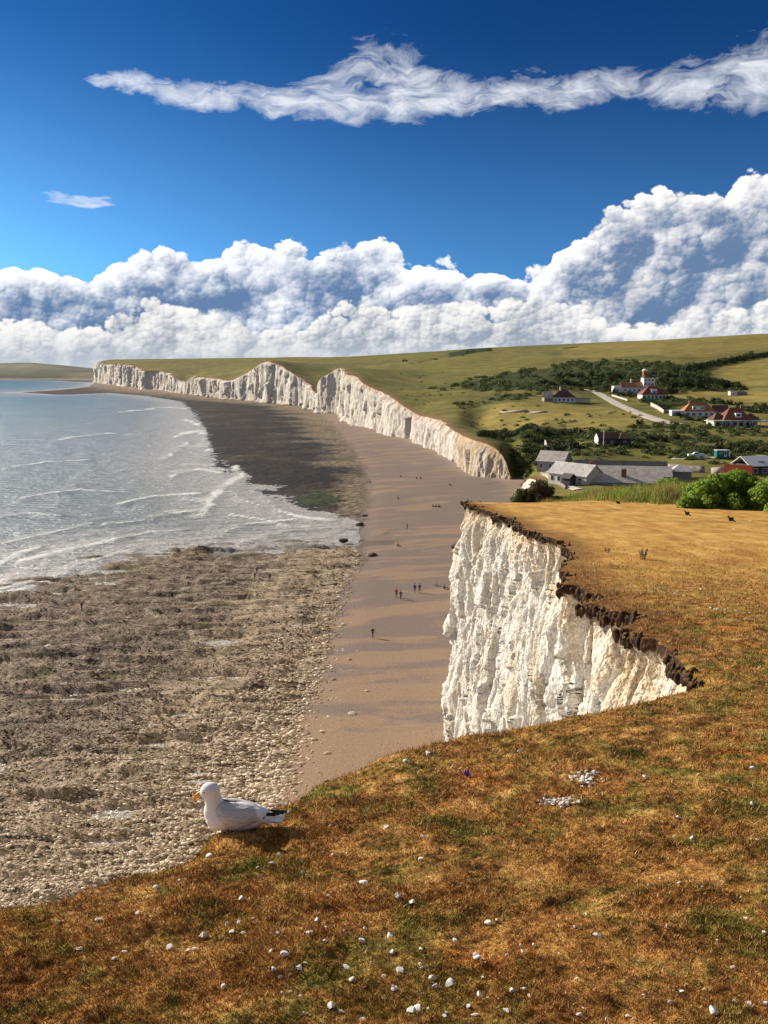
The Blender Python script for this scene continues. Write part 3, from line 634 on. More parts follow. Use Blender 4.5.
FOAM = [([(203, 512), (213, 496), (228, 486), (243, 478)], 3.4), ([(243, 478), (240, 471), (236, 468)], 1.6), ([(162, 460), (175, 452), (188, 444)], 1.3), ([(176, 437), (195, 432), (204, 431)], 1.2),
        ([(0, 545), (40, 535), (94, 523)], .9), ([(-20, 575), (15, 556), (40, 548)], 2.2), ([(18, 562), (60, 552), (116, 541)], 1.7), ([(-20, 600), (15, 592), (45, 584), (72, 570)], 1.8), ([(118, 541), (150, 533), (190, 531)], .7),
        ([(213, 540), (250, 525), (300, 520)], .8), ([(240, 545), (290, 533), (350, 528)], .7), ([(265, 500), (280, 512), (300, 518), (335, 522)], 1.3), ([(150, 517), (200, 510), (215, 505)], .8), ([(60, 571), (100, 561), (140, 550)], .8), ([(0, 470), (50, 462), (90, 461)], .5), ([(60, 440), (110, 434), (150, 436)], .5), ([(20, 500), (80, 490), (130, 492)], .6), ([(120, 505), (160, 497), (200, 494)], .7), ([(100, 525), (150, 520), (180, 512)], .7), ([(-10, 520), (30, 514), (60, 516)], .7), ([(120, 412), (160, 408), (185, 408)], .6), ([(225, 488), (240, 500), (262, 507)], 1.), ([(230, 515), (262, 520), (290, 528)], .8), ([(0, 590), (30, 583), (70, 575)], 1.2), ([(170, 478), (200, 470), (222, 474)], 1.), ([(185, 420), (198, 425), (203, 437), (208, 455)], 1.3)]
def beach_h(X, Y):
    sW = -sdpoly(X, Y, SEAw); sS = sdpoly(X, Y, SHIw)
    h = np.where(sW > 0, np.minimum(.55, sW*.03), np.maximum(-3, sW*.03)+0.0)
    px, py = proj(X, Y, 0*X)
    reef = sstep(-6, 6, 535-py)
    rk = fbm(X*.35, Y*.35, oct=4, seed=61)-.5; rk2 = fbm(X*1.3, Y*1.3, oct=3, seed=62, ridge=True)-.5
    onp = (1-sstep(-3, 1, sS))*sstep(-14, 4, sW)
    near = 1-reef
    # bedding steps across the platform
    st = fbm(X*.12+3, Y*.55, oct=3, seed=63); st = (np.floor(st*14)+sstep(.55, 1, (st*14) % 1))/14
    h = h+onp*(rk*.7+rk2*.35+(st-.5)*1.8*near)+onp*reef*(fbm(X*.05, Y*.05, oct=4, seed=64)-.5)*1.3*sstep(500, 250, Y)
    h = h+near*sstep(-16, -3, sW)*(1-sstep(4, 18, sW))*sstep(.50, .62, fbm(X*.07, Y*.28, oct=4, seed=66))*1.0
    fl = np.maximum(sstep(12, 0, dline(px, py, [(350, 525), (352, 540), (300, 535)])), 0)
    h = h-fl*.25
    h = h+np.clip(sS, 0, 60)*.055+sstep(0, 6, sS)*.3
    return h, sW, sS, px, py, reef
def polar(a0, a1, na, y0, y1, ny):
    a = np.linspace(a0, a1, na); Y = np.exp(np.linspace(math.log(y0), math.log(y1), ny)); return (Y[:, None]*a[None]), np.repeat(Y[:, None], na, 1)
bx, by = polar(-1.25, .30, 620, 16, 5600, 1000)
bh, sW, sS, qx, qy, reef = beach_h(bx, by)
pale = np.clip(sstep(-30, -1, sS)*.95+sstep(690, 860, qy)*.85+.22, 0, 1)-.35*sstep(60, 5, sW)*(sS < -25)
xe_ = xedge(by); lw = np.maximum(by, 40)/F
A = {'shingle': sS, 'land': sW, 'pale': pale, 'reef': reef, 'reefpale': sstep(-70, -4, sS/lw)*.9, 'warm': sstep(60, 5, (xe_-bx)/lw)*sstep(330, 200, by)*.8+.45*sstep(190, 120, by)-.1*sstep(190, 320, by),
     'weed': np.exp(-((qx-322)/30)**2-((qy-500)/12)**2), 'foot': np.maximum(xe_-bx, 0), 'edgew': np.clip(.09*by, 6, 60), 'flats': np.exp(-(np.minimum(0, sdpoly(qx, qy, [(262, 512), (300, 516), (356, 524), (358, 545), (300, 548), (215, 551)]))/6)**2)}
tag(mk('beach', np.stack([bx, by, bh], -1).reshape(-1, 3), gridf(*bx.shape), M_beach, smooth=True, attrs=A), kind='structure')
sx, sy = polar(-3.5, .25, 640, 30, 60000, 900)
d_sh = sdpoly(sx, sy, SEAw); spx, spy = proj(sx, sy, 0*sx)
fo = np.zeros(sx.shape); hz = np.zeros(sx.shape)
wob = (fbm(sx*.05, sy*.05, oct=3, seed=71)-.5)*7
for P, w in FOAM:
    d = dline(spx+wob, spy+wob*.4, P); fo = np.maximum(fo, np.exp(-(d/(w*1.15))**2)*(.55+.9*vnoise(sx*.06, sy*.06, seed=72))); hz = np.maximum(hz, np.exp(-(d/(w*1.5+1))**2))
fo = np.maximum(fo, .44*np.exp(-(np.maximum(d_sh, 0)/(.011*sy))**2)*(sy < 1500))
swl = fbm(d_sh*.055+fbm(sx*.008, sy*.008, oct=2, seed=75)*4, sx*.012, oct=4, seed=76, ridge=True)-.6
fo = np.maximum(fo, .42*sstep(.24, .33, swl)*sstep(170, 30, d_sh)*sstep(5, 15, d_sh)*vnoise(sx*.05, sy*.05, seed=77)*1.3)
fo = np.maximum(fo, .6*sstep(.60, .76, fbm(sx*.03+sy*.01, sy*.03-sx*.012, oct=5, seed=73))*sstep(150, 20, d_sh)*(sy < 700))
sz = hz*.45*(sy < 900)+swl*.55*sstep(3, 30, d_sh)*(sy < 3000)+(fbm(sx*.02, sy*.09, oct=3, seed=74)-.5)*.35*sstep(4, 40, d_sh)*(sy < 2500)+.05
sz = sz-0.00002*0
tag(mk('sea', np.stack([sx, sy, sz], -1).reshape(-1, 3), gridf(*sx.shape), M_sea, smooth=True, attrs={'foam': fo, 'shore': np.maximum(d_sh, 0)}), kind='structure')
# boulders and broken chalk on the platform
def f_rubble(n, b):
    r = n.attr('rnd'); p = n.attr('pale'); P = n.pos(); f = n.noise(P, 4, 3, .6); t = n.m('ADD', n.m('MULTIPLY', r, .7), n.m('MULTIPLY', f, .3))
    dk = n.ramp(t, [(.15, (.03, .02, .014)), (.5, (.15, .105, .075)), (.85, (.42, .33, .24))]); lt = n.ramp(t, [(.15, (.23, .155, .09)), (.5, (.51, .395, .265)), (.85, (.76, .66, .50))])
    n.put(b.inputs['Base Color'], n.mix(p, dk, lt))
M_rub = mat('beach_rubble', f_rubble)
def rubble():
    rg = np.random.default_rng(12); m_ = 90000
    px = rg.uniform(-140, 385, m_); py = rg.uniform(545, 930, m_); x, y = flat(px, py); sW = -sdpoly(x, y, SEAw); sS = sdpoly(x, y, SHIw)
    dens = np.clip(.42+.7*np.exp(-(np.minimum(0, sS+2.)/7)**2)+.22*sstep(600, 800, py), 0, 1)*(sS < rg.exponential(1.1, m_))*(sW > -1)
    dens *= .35+1.2*fbm(x*.1, y*.1, oct=3, seed=81)
    k_ = rg.random(m_) < dens; x, y, sS, py, px, sW = x[k_], y[k_], sS[k_], py[k_], px[k_], sW[k_]
    h, *_r = beach_h(x, y); r = .06+.16*rg.random(len(x))**4+.045*rg.random(len(x)); r *= (.75+.5*sstep(-14, 0, sS))
    pl = np.clip(.15+sstep(-26, -2, sS)*.8+sstep(690, 830, py)*.7+(rg.random(len(x))-.5)*.5, 0, 1)
    sz = np.stack([r*1.45, r, r*.55], 1)*(.75+.5*rg.random((len(x), 3)))
    V, Fc, k = blobs(np.stack([x, y, h+r*.15], 1), sz, rg.normal(0, .6, len(x)), 1, .36, 4)
    print('rubble', len(x))
    tag(mk('rubble', V, Fc, M_rub, attrs={'rnd': np.repeat(rg.random(len(x)), k), 'pale': np.repeat(pl, k)}), 'loose chalk boulders and cobbles strewn over the rocky foreshore', 'rocks', kind='stuff')
rubble()
# ================================================================ far headland across the bay
def f_head(n, b):
    P = n.pos(); P2 = n.scl(P, (1, .5, 0)); f = n.noise(P2, .004, 5, .6); c = n.ramp(f, [(.35, (.05, .06, .03)), (.5, (.09, .095, .045)), (.62, (.17, .15, .07))], 'LINEAR')
    X, Y, Z = n.sep(P); c = n.mix(n.mr(Z, 16, 6), c, n.mix(n.noise(P, .02, 3), (.2, .18, .15), (.45, .42, .38))); n.put(b.inputs['Base Color'], c)
M_head = mat('far_headland_grass', f_head)
def headland():
    pts = [(-900, 371), (-400, 366), (-100, 362), (0, 363), (30, 362.6), (60, 365), (95, 368.5), (140, 371)]
    Y0 = 5000; u = np.linspace(0, 1, 260); px = np.interp(u, np.linspace(0, 1, 2), [-900, 140]); a, s = ray(px, np.interp(px, [p[0] for p in pts], [p[1] for p in pts]))
    v = np.linspace(0, 1, 30); prof = np.concatenate([sstep(0, .6, v[:18])*.35+.0, .35+.65*sstep(.55, 1, v[18:])])
    prof = np.sin(v*math.pi/2)**.55
    Yv = Y0-380+v[None]*1500; top = (CH+s*6100)[:, None]; X = a[:, None]*Yv; Z = -2+(top+2)*prof[None]*(1+.10*(fbm(X/260, Yv/260+0*X, oct=3, seed=91)-.5)*(1-v[None]))
    V = np.stack([X, Yv+0*X, Z], -1).reshape(-1, 3)
    tag(mk('far_headland', V, gridf(260, 30), M_head, smooth=True), kind='structure')
headland()
# ================================================================ turf blades, stones, flowers
def in_turf(x, y, pad=.0): return x > xedge(y)+pad
def blades():
    rg = np.random.default_rng(21)
    m_ = 560000; px = rg.uniform(-60, 830, m_); py = 540+520*rg.random(m_)**.8
    a, s = ray(px, py); Yg = np.exp(np.linspace(math.log(2), math.log(60), 1200)); sg = -drop(Yg)/Yg     # monotone: nearest ground on each sight line
    Y = np.interp(s, sg, Yg); x = a*Y+rg.normal(0, .02, m_); Y = Y*(1+rg.normal(0, .004, m_)); ok = in_turf(x, Y, .005) & (Y < 30+30*rg.random(m_))
    x, Y = x[ok], Y[ok]; q = np.arange(len(x)); z = tz(x, Y)
    patch = fbm(x*2.2, Y*2.2, oct=3, seed=24); keep = rg.random(len(x)) < .35+.9*patch; x, Y, z, patch = x[keep], Y[keep], z[keep], patch[keep]
    m_ = len(x); k = np.clip(Y/5, .6, 5)
    h = (.008+.020*rg.random(m_)**1.6)*(.6+.9*patch)*k**.72; w = (.0016+.0016*rg.random(m_))*k**.9
    th = rg.uniform(0, 6.28, m_); ln = rg.uniform(0, 6.28, m_); le = h*rg.uniform(.2, 1.3, m_)
    bx_, by_ = np.cos(th)*w, np.sin(th)*w
    V = np.stack([np.stack([x-bx_, Y-by_, z-.004], 1), np.stack([x+bx_, Y+by_, z-.004], 1), np.stack([x+np.cos(ln)*le, Y+np.sin(ln)*le, z+h], 1)], 1).reshape(-1, 3)
    rnd = np.repeat(np.clip(rg.normal(.52, .17, m_), 0, 1), 3)
    print('blades', m_)
    tag(mk('short_grass', V, np.arange(m_*3).reshape(-1, 3), M_blade, attrs={'rnd': rnd}), 'short dry brown and green grass covering the cliff top in the foreground', 'grass', kind='stuff')
blades()
def stems():
    rg = np.random.default_rng(22); V = []; Fc = []; rn = []
    for i in range(230):
        if i < 150: x, y = hitnear(rg.uniform(300, 500), rg.uniform(726, 800)) if i % 3 else hitnear(rg.uniform(0, 300), rg.uniform(800, 900))
        else: x, y = hitnear(rg.uniform(0, 768), rg.uniform(760, 1000))
        if x < xedge(y)+.01: x = float(xedge(y))+rg.uniform(.01, .25)
        z = float(tz(x, y)); h = rg.uniform(.03, .085)*(1.5 if i < 150 and i % 3 else .7); l = rg.uniform(-.03, .05); l2 = rg.uniform(-.02, .02); w = .0011
        b_ = len(V)
        for t in (0, .5, 1): V += [(x+l*t*t-w*(1-t*.6), y+l2*t, z+h*t), (x+l*t*t+w*(1-t*.6), y+l2*t, z+h*t)]
        V += [(x+l-.0028, y+l2, z+h), (x+l+.0028, y+l2, z+h), (x+l*1.2, y+l2, z+h*1.22), (x+l, y+l2, z+h*.93)]
        Fc += [(b_, b_+1, b_+3, b_+2), (b_+2, b_+3, b_+5, b_+4), (b_+6, b_+9, b_+7, b_+8)]; rn += [.75]*10
    tag(mk('grass_stems', V, Fc, M_blade, attrs={'rnd': rn}), 'thin dry seeding grass stems standing above the turf by the cliff edge', 'grass', kind='stuff')
stems()
def f_peb(n, b):
    P = n.obj(); i = n.new('ShaderNodeObjectInfo').outputs['Random']; f = n.noise(P, 90, 4, .6)
    c = n.mix(n.mr(f, .35, .65), (.78, .74, .66), (.93, .92, .88)); c = n.mix(n.m('MULTIPLY', i, .25), c, (.52, .50, .50)); n.put(b.inputs['Base Color'], c); n.put(b.inputs['Normal'], n.bump(f, .6, .003))
M_peb = mat('chalk_pebble', f_peb)
def pebble_mesh(seed):
    rg = np.random.default_rng(seed); V, Fc = icos(2); ax = np.array([1, rg.uniform(.55, .95), rg.uniform(.4, .75)])
    for q in range(12):                                             # knock flats off
        d = rg.normal(size=3); d /= np.linalg.norm(d); t = V@d; k = rg.uniform(.35, .7); V = V-np.maximum(0, t-k)[:, None]*d[None]*1.0
    V = V*ax; me = bpy.data.meshes.new('pebble'); me.from_pydata(V.tolist(), [], Fc.tolist()); me.materials.append(M_peb); return me
PM = [pebble_mesh(s) for s in range(9)]
def pebble(x, y, r, label, group, dz=0., i=[0]):
    o = bpy.data.objects.new('chalk_pebble', PM[i[0] % 9]); i[0] += 1; COL.objects.link(o); o.scale = (r, r, r); o.rotation_euler = (random.uniform(-.4, .4), random.uniform(-.4, .4), random.uniform(0, 6.3))
    o.location = (x, y, float(tz(x, y))+r*.28+dz); return tag(o, label, 'pebble', group)
S1 = [(303,137,8),(111,211,7),(190,203,8),(265,188,7),(153,260,6),(238,263,6),(220,275,6),(326,258,8),(361,263,6),(377,252,7),(392,226,9),(429,330,8),(437,213,7),(460,212,6),(447,228,6),(467,228,7),(463,161,7),(500,113,6),(521,88,6),(582,104,6),(608,202,8),(534,228,6),(594,230,7),(545,272,9),(575,295,8),(527,299,7),(537,305,6),(543,325,5),(558,328,6),(587,287,6),(519,261,7),(668,291,9),(693,248,7),(748,236,8),(702,217,6),(626,214,5),(698,133,12),(764,160,8),(741,20,7),(752,270,7),(757,338,6),(675,325,6),(737,317,6),(635,374,9),(653,379,7),(695,386,8),(585,385,7),(626,253,6),(577,345,6),(630,164,5),(400,70,7),(345,128,6),(537,58,8)]
S2 = [(57,314,9),(83,318,7),(42,388,7),(101,415,6),(46,424,7),(208,410,9),(208,432,8),(166,396,6),(62,462,10),(121,471,9),(155,480,10),(130,486,7),(104,455,5),(30,470,6),(95,520,10),(84,528,9),(146,536,8),(215,503,9),(277,496,9),(298,494,7),(310,508,6),(266,535,9),(193,525,7),(205,538,7),(229,358,7),(297,422,6),(320,397,6),(397,376,5),(441,387,8),(541,285,6),(598,277,6),(420,335,5),(602,488,6),(661,532,10),(704,501,8),(730,513,7),(764,510,6),(500,530,5),(460,538,6),(405,538,8),(106,190,7),(35,173,6),(103,241,6),(740,58,8),(738,128,6),(735,195,6),(747,197,5),(623,183,5),(597,150,6),(116,26,8),(72,36,6),(293,20,6),(532,70,6),(50,490,6),(760,380,6),(725,350,5),(574,375,5),(700,445,6),(580,515,6)]
spots = [(X/1.92, 820+Y_/1.92, s) for X, Y_, s in S1]+[(368+X/1.92, 740+Y_/1.92, s) for X, Y_, s in S2]
rp = random.Random(3)
for i in range(100):
    cx, cy, sp = rp.choice([(285, 905, 60), (440, 985, 45), (250, 860, 50), (330, 850, 50), (500, 1000, 90), (700, 880, 60), (640, 990, 60)]); spots.append((rp.gauss(cx, sp), rp.gauss(cy, 40), rp.uniform(1.4, 4.2)))
big_lab = {(698,133): 'largest single white chalk stone on the turf right of the gull', (303,137): 'white chalk stone on the brown turf left below the gull near the cliff edge', (111,211): 'lone white chalk stone at the far left of the turf', (537,58): 'small white stone inside the shadow of the gull', (95,520): 'bright chunky white stone at the bottom centre of the turf', (661,532): 'white stone by the bottom right edge of the photo'}
for X, Y_, s in spots:
    if not (-20 < X < 790 and Y_ < 1050): continue
    x, y = hitnear(X, Y_)
    if x < xedge(y)+.04 or (Y_ < 850 and 195 < X < 300 and s < 5): continue
    dist = math.hypot(y, CH-tz(x, y)); r = s*.5*dist/F*1.25
    lab = next((v for kk, v in big_lab.items() if (abs(X-kk[0]/1.92) < .1 and abs(Y_-820-kk[1]/1.92) < .1) or (abs(X-368-kk[0]/1.92) < .1 and abs(Y_-740-kk[1]/1.92) < .1)), None)
    if lab: pebble(x, y, r, lab, None)
    elif X < 384 and Y_ > 850: pebble(x, y, r, 'small white chalk pebble on the brown turf below the gull, lower left', 'chalk pebbles scattered below the gull')
    elif Y_ > 880: pebble(x, y, r, 'small white chalk pebble on the turf along the lower right of the photo', 'chalk pebbles scattered over the lower right turf')
    else: pebble(x, y, r, 'small white chalk pebble on the turf around the two stone heaps', 'chalk pebbles scattered on the middle turf')
for X, Y_, s in [(555,620,6),(580,628,6),(610,628,8),(600,605,5),(520,548,5),(425,565,6),(432,560,5),(700,640,5),(650,635,6),(570,622,5),(700,300,4),(500,335,4),(640,330,4)]:
    x, y = hitnear(560+X/3.69, 440+Y_/3.69); pebble(x, y, s*.5*y/F*.7, 'tiny white chip of chalk on the golden field behind the bite in the cliff', 'chalk chips on the golden field')
def heap(px, py, wpx, hpx, num, lab, grp):
    for i in range(num):
        u, v = rp.gauss(0, .4), rp.gauss(0, .4)
        if u*u+v*v > 1: continue
        x, y = hitnear(px+u*wpx/2, py+v*hpx/2); r = rp.uniform(.007, .024)*(y/6.0)
        pebble(x, y, r, lab, grp, dz=max(0, .01*(1-u*u-v*v))*rp.random())
heap(557, 798, 50, 15, 78, 'white chalk stone in the lower left of the two heaps on the turf', 'stones of the lower heap')
heap(586, 775, 46, 13, 66, 'white chalk stone in the upper right of the two heaps on the turf', 'stones of the upper heap')
# flowers
M_purple = plain('purple_petals', (.16, .10, .50), .6); M_lilac = plain('lilac_flowers', (.30, .25, .50), .7); M_yel = plain('yellow_petals', (.85, .45, .05), .6); M_leaf = plain('flower_leaf', (.06, .10, .02), .8)
def petal_cup(r, h, nn=6):
    V = []; Fc = []
    for i in range(nn):
        a = i/nn*2*math.pi; c, s = math.cos(a), math.sin(a); b_ = len(V); w = r*.45
        for t, rr, ww in ((0, .15, .3), (.5, .85, 1.), (1., .75, .25)):
            V += [(c*rr*r-s*w*ww, s*rr*r+c*w*ww, h*t), (c*rr*r+s*w*ww, s*rr*r-c*w*ww, h*t)]
        Fc += [(b_, b_+1, b_+3, b_+2), (b_+2, b_+3, b_+5, b_+4)]
    return np.array(V), Fc
def stem_mesh(h, r=.0015, leaves=3, ll=.02):
    V = []; Fc = []
    for t in (0, 1):
        for i in range(5): V.append((math.cos(i*1.257)*r, math.sin(i*1.257)*r, h*t))
    Fc = [(i, (i+1) % 5, 5+(i+1) % 5, 5+i) for i in range(5)]
    for i in range(leaves):
        a = i*2.4; b_ = len(V); c, s = math.cos(a), math.sin(a); z = h*.2*(i % 3)
        V += [(0, 0, z), (c*ll*.5-s*.003, s*ll*.5+c*.003, z+ll*.4), (c*ll, s*ll, z+ll*.5), (c*ll*.5+s*.003, s*ll*.5-c*.003, z+ll*.4)]; Fc.append((b_, b_+1, b_+2, b_+3))
    return V, Fc
def flower(px, py, r, h, m, lab, name='wild_flower'):
    x, y = hitnear(px, py); e = empty(name, (x, y, float(tz(x, y)))); tag(e, lab, 'flower')
    V, Fc = stem_mesh(h); mk('stem', V, Fc, M_leaf, e); V, Fc = petal_cup(r, r*1.6); V[:, 2] += h; mk('petals', V, Fc, m, e)
flower(467, 772, .030, .02, M_purple, 'single purple blue flower in the turf near the cliff edge, above the stone heaps')
flower(450, 754, .016, .01, M_yel, 'tiny yellow flower close to the cliff edge left of the purple flower')
def spike_plant(px, py, hh, lab, ns):
    x, y = hitnear(px, py); e = empty('flowering_plant', (x, y, float(tz(x, y)))); tag(e, lab, 'plant'); V = []; Fc = []; V2 = []; F2 = []
    for i in range(ns):
        dx_, dy_ = rp.uniform(-.25, .25)*hh*1.6, rp.uniform(-.2, .2)*hh; h = hh*rp.uniform(.6, 1)
        sv_, sf = stem_mesh(h, .008, 5, .09*hh/.4); b_ = len(V); V += [(p[0]+dx_*(.5+.5*p[2]/h), p[1]+dy_, p[2]) for p in sv_]; Fc += [tuple(j+b_ for j in f) for f in sf]
        for q in range(15):
            t = rp.uniform(.35, 1); a = rp.uniform(0, 6.3); rr = .05*(1.2-t); c, s = math.cos(a), math.sin(a); cx, cy, cz = dx_*(.5+.5*t)+c*rr, dy_+s*rr, h*t; b_2 = len(V2); u = .014
            V2 += [(cx-u, cy, cz), (cx, cy-u, cz+u), (cx+u, cy, cz), (cx, cy+u, cz-u)]; F2.append((b_2, b_2+1, b_2+2, b_2+3))
    mk('foliage', V, Fc[:], M_leaf, e) if False else None
    tri = [f for f in Fc if len(f) == 4]; mk('foliage', V, tri, M_leaf, e); mk('flowers', V2, F2, M_lilac, e)
spike_plant(643, 560, .42, 'clump of blue purple flower spikes standing on the golden field', 9)
spike_plant(607, 553, .26, 'smaller purple flower spikes left of the larger clump on the field', 4)

# ================================================================ one-surface bodies
def fuse(name, balls, voxel, mat_, parent=None, sm=6, smf=.6):
    """union of ellipsoids and tapered limbs as one continuous surface"""
    bm = bmesh.new()
    for it in balls:
        if it[0] == 'e':
            _, c, r, rot = it; M_ = Matrix.Translation(c) @ (rot.to_matrix().to_4x4() if rot else Matrix()) @ Matrix.Diagonal((*r, 1)); bmesh.ops.create_icosphere(bm, subdivisions=3, radius=1, matrix=M_)
        else:
            _, p, q, r0, r1 = it; p, q = Vector(p), Vector(q); d = q-p; L = d.length; qt = d.to_track_quat('Z', 'Y')
            bmesh.ops.create_cone(bm, cap_ends=True, segments=14, radius1=r0, radius2=r1, depth=L, matrix=Matrix.Translation((p+q)/2) @ qt.to_matrix().to_4x4())
            for c, r in ((p, r0), (q, r1)): bmesh.ops.create_icosphere(bm, subdivisions=2, radius=r, matrix=Matrix.Translation(c))
    me = bpy.data.meshes.new(name); bm.to_mesh(me); bm.free(); o = bpy.data.objects.new(name, me); COL.objects.link(o)
    rm = o.modifiers.new('r', 'REMESH'); rm.mode = 'VOXEL'; rm.voxel_size = voxel
    if sm: s_ = o.modifiers.new('s', 'SMOOTH'); s_.iterations = sm; s_.factor = smf
    dg = bpy.context.evaluated_depsgraph_get(); dg.update(); me2 = bpy.data.meshes.new_from_object(o.evaluated_get(dg)); o.modifiers.clear(); o.data = me2; me2.name = name
    for m in (mat_ if isinstance(mat_, list) else [mat_]): me2.materials.append(m)
    me2.polygons.foreach_set('use_smooth', np.ones(len(me2.polygons), bool))
    if parent: o.parent = parent
    return o
# ---------------------------------------------------------------- the gull
def f_gullbody(n, b):
    P = n.obj(); X, Y, Z = n.sep(P); f = n.noise(n.scl(P, (30, 60, 60)), 1, 4, .6)
    n.put(b.inputs['Base Color'], n.mix(n.mr(f, .4, .8, 0, .25), (.80, .79, .78), (.60, .58, .56))); b.inputs['Roughness'].default_value = .8; n.put(b.inputs['Normal'], n.bump(n.noise(n.scl(P, (60, 120, 120)), 1, 3), .35, .003))
    b.inputs['Subsurface Weight'].default_value = .12; b.inputs['Subsurface Radius'].default_value = (.01, .008, .006)
def f_mantle(n, b):
    P = n.obj(); X, Y, Z = n.sep(P)
    w = n.new('ShaderNodeTexWave', wave_type='BANDS', bands_direction='Z'); n.put(w.inputs['Vector'], n.vm('ADD', n.scl(P, (.55, 1, 1)), n.comb(0., 0., 0.))); w.inputs['Scale'].default_value = 9; w.inputs['Distortion'].default_value = 5; w.inputs['Detail'].default_value = 2; w.inputs['Detail Scale'].default_value = 2
    f = n.noise(n.scl(P, (25, 50, 70)), 1, 4, .6); c = n.mix(n.mr(f, .3, .7), (.48, .47, .47), (.64, .63, .62)); c = n.mix(n.mr(w.outputs['Fac'], .85, 1, 0, .35), c, (.25, .23, .22))
    c = n.mix(n.mr(n.m('ADD', X, n.m('MULTIPLY', n.m('SUBTRACT', .12, Z), -.5)), .155, .175), c, (.86, .85, .84))
    n.put(b.inputs['Base Color'], c); n.put(b.inputs['Normal'], n.bump(n.m('ADD', w.outputs['Fac'], f), .5, .004)); b.inputs['Roughness'].default_value = .8
M_gw = mat('white_plumage', f_gullbody); M_gg = mat('grey_mantle', f_mantle); M_blk = plain('black_feather', (.018, .016, .015), .6); M_beak = plain('orange_beak', (.72, .36, .05), .4, .15, 60)
M_red = plain('red_spot', (.5, .05, .02), .4); M_eye = plain('pale_eye', (.55, .48, .25), .2); M_pup = plain('pupil', (.01, .01, .01), .1); M_leg = plain('pink_leg', (.55, .33, .28), .6); M_tail = plain('white_tail', (.84, .83, .81), .8)
gx, gy_ = hitnear(233, 830)
G = empty('gull', (gx, gy_, float(tz(gx, gy_))-.005), R(-4)); tag(G, 'white gull with grey wings and orange beak resting on the cliff edge, facing left', 'gull')
yr = lambda d: Matrix.Rotation(R(d), 3, 'Y').to_quaternion()
zr = lambda d: Matrix.Rotation(R(d), 3, 'Z').to_quaternion()
gb = [('e', (-.045, 0, .088), (.125, .083, .080), yr(-10)), ('e', (.055, 0, .094), (.15, .082, .080), yr(3)), ('e', (.165, 0, .092), (.12, .048, .040), yr(3)), ('e', (-.105, 0, .115), (.072, .062, .078), None),
      ('c', (-.105, -.003, .14), (-.120, -.006, .215), .060, .050), ('e', (-.132, -.008, .240), (.062, .050, .050), yr(-8)), ('e', (-.160, -.010, .228), (.038, .032, .033), yr(-15)), ('e', (.05, 0, .045), (.10, .062, .042), None)]
body = fuse('body', gb, .0055, M_gw, G, 10, .6)
hd = Vector((-.128, -.008, .232))
def cone_chain(pts, rs, seg=12, sq=1.0):
    V = []; Fc = []
    for i, (p, r) in enumerate(zip(pts, rs)):
        p = Vector(p); d = (Vector(pts[min(i+1, len(pts)-1)])-Vector(pts[max(i-1, 0)])).normalized(); u = d.cross(Vector((0, 1, 0))).normalized(); v = d.cross(u)
        for j in range(seg): a = j/seg*6.2832; q = p+u*math.cos(a)*r+v*math.sin(a)*r*sq; V.append(tuple(q))
    for i in range(len(pts)-1):
        for j in range(seg): Fc.append((i*seg+j, i*seg+(j+1) % seg, (i+1)*seg+(j+1) % seg, (i+1)*seg+j))
    return V, Fc
V, Fc = cone_chain([(-.180, -.013, .226), (-.200, -.0155, .219), (-.219, -.018, .206), (-.233, -.020, .188), (-.238, -.021, .175)], [.0175, .0155, .0130, .0090, .0010], sq=.62)
bk = mk('beak', V, Fc, M_beak, G, smooth=True)
V, Fc = icos(2); mk('beak_spot', V*[.006, .0075, .005]+[-.224, -.0195, .190], Fc, M_red, bk, smooth=True)
for s in (-1, 1):
    e = mk('eye', V*[.0066, .0040, .0062]+[-.158, -.009+s*.0400, .248], Fc, M_eye, G, smooth=True); mk('pupil', V*[.0048, .0024, .0046]+[-.1585, -.009+s*.0425, .248], Fc, M_pup, e, smooth=True)
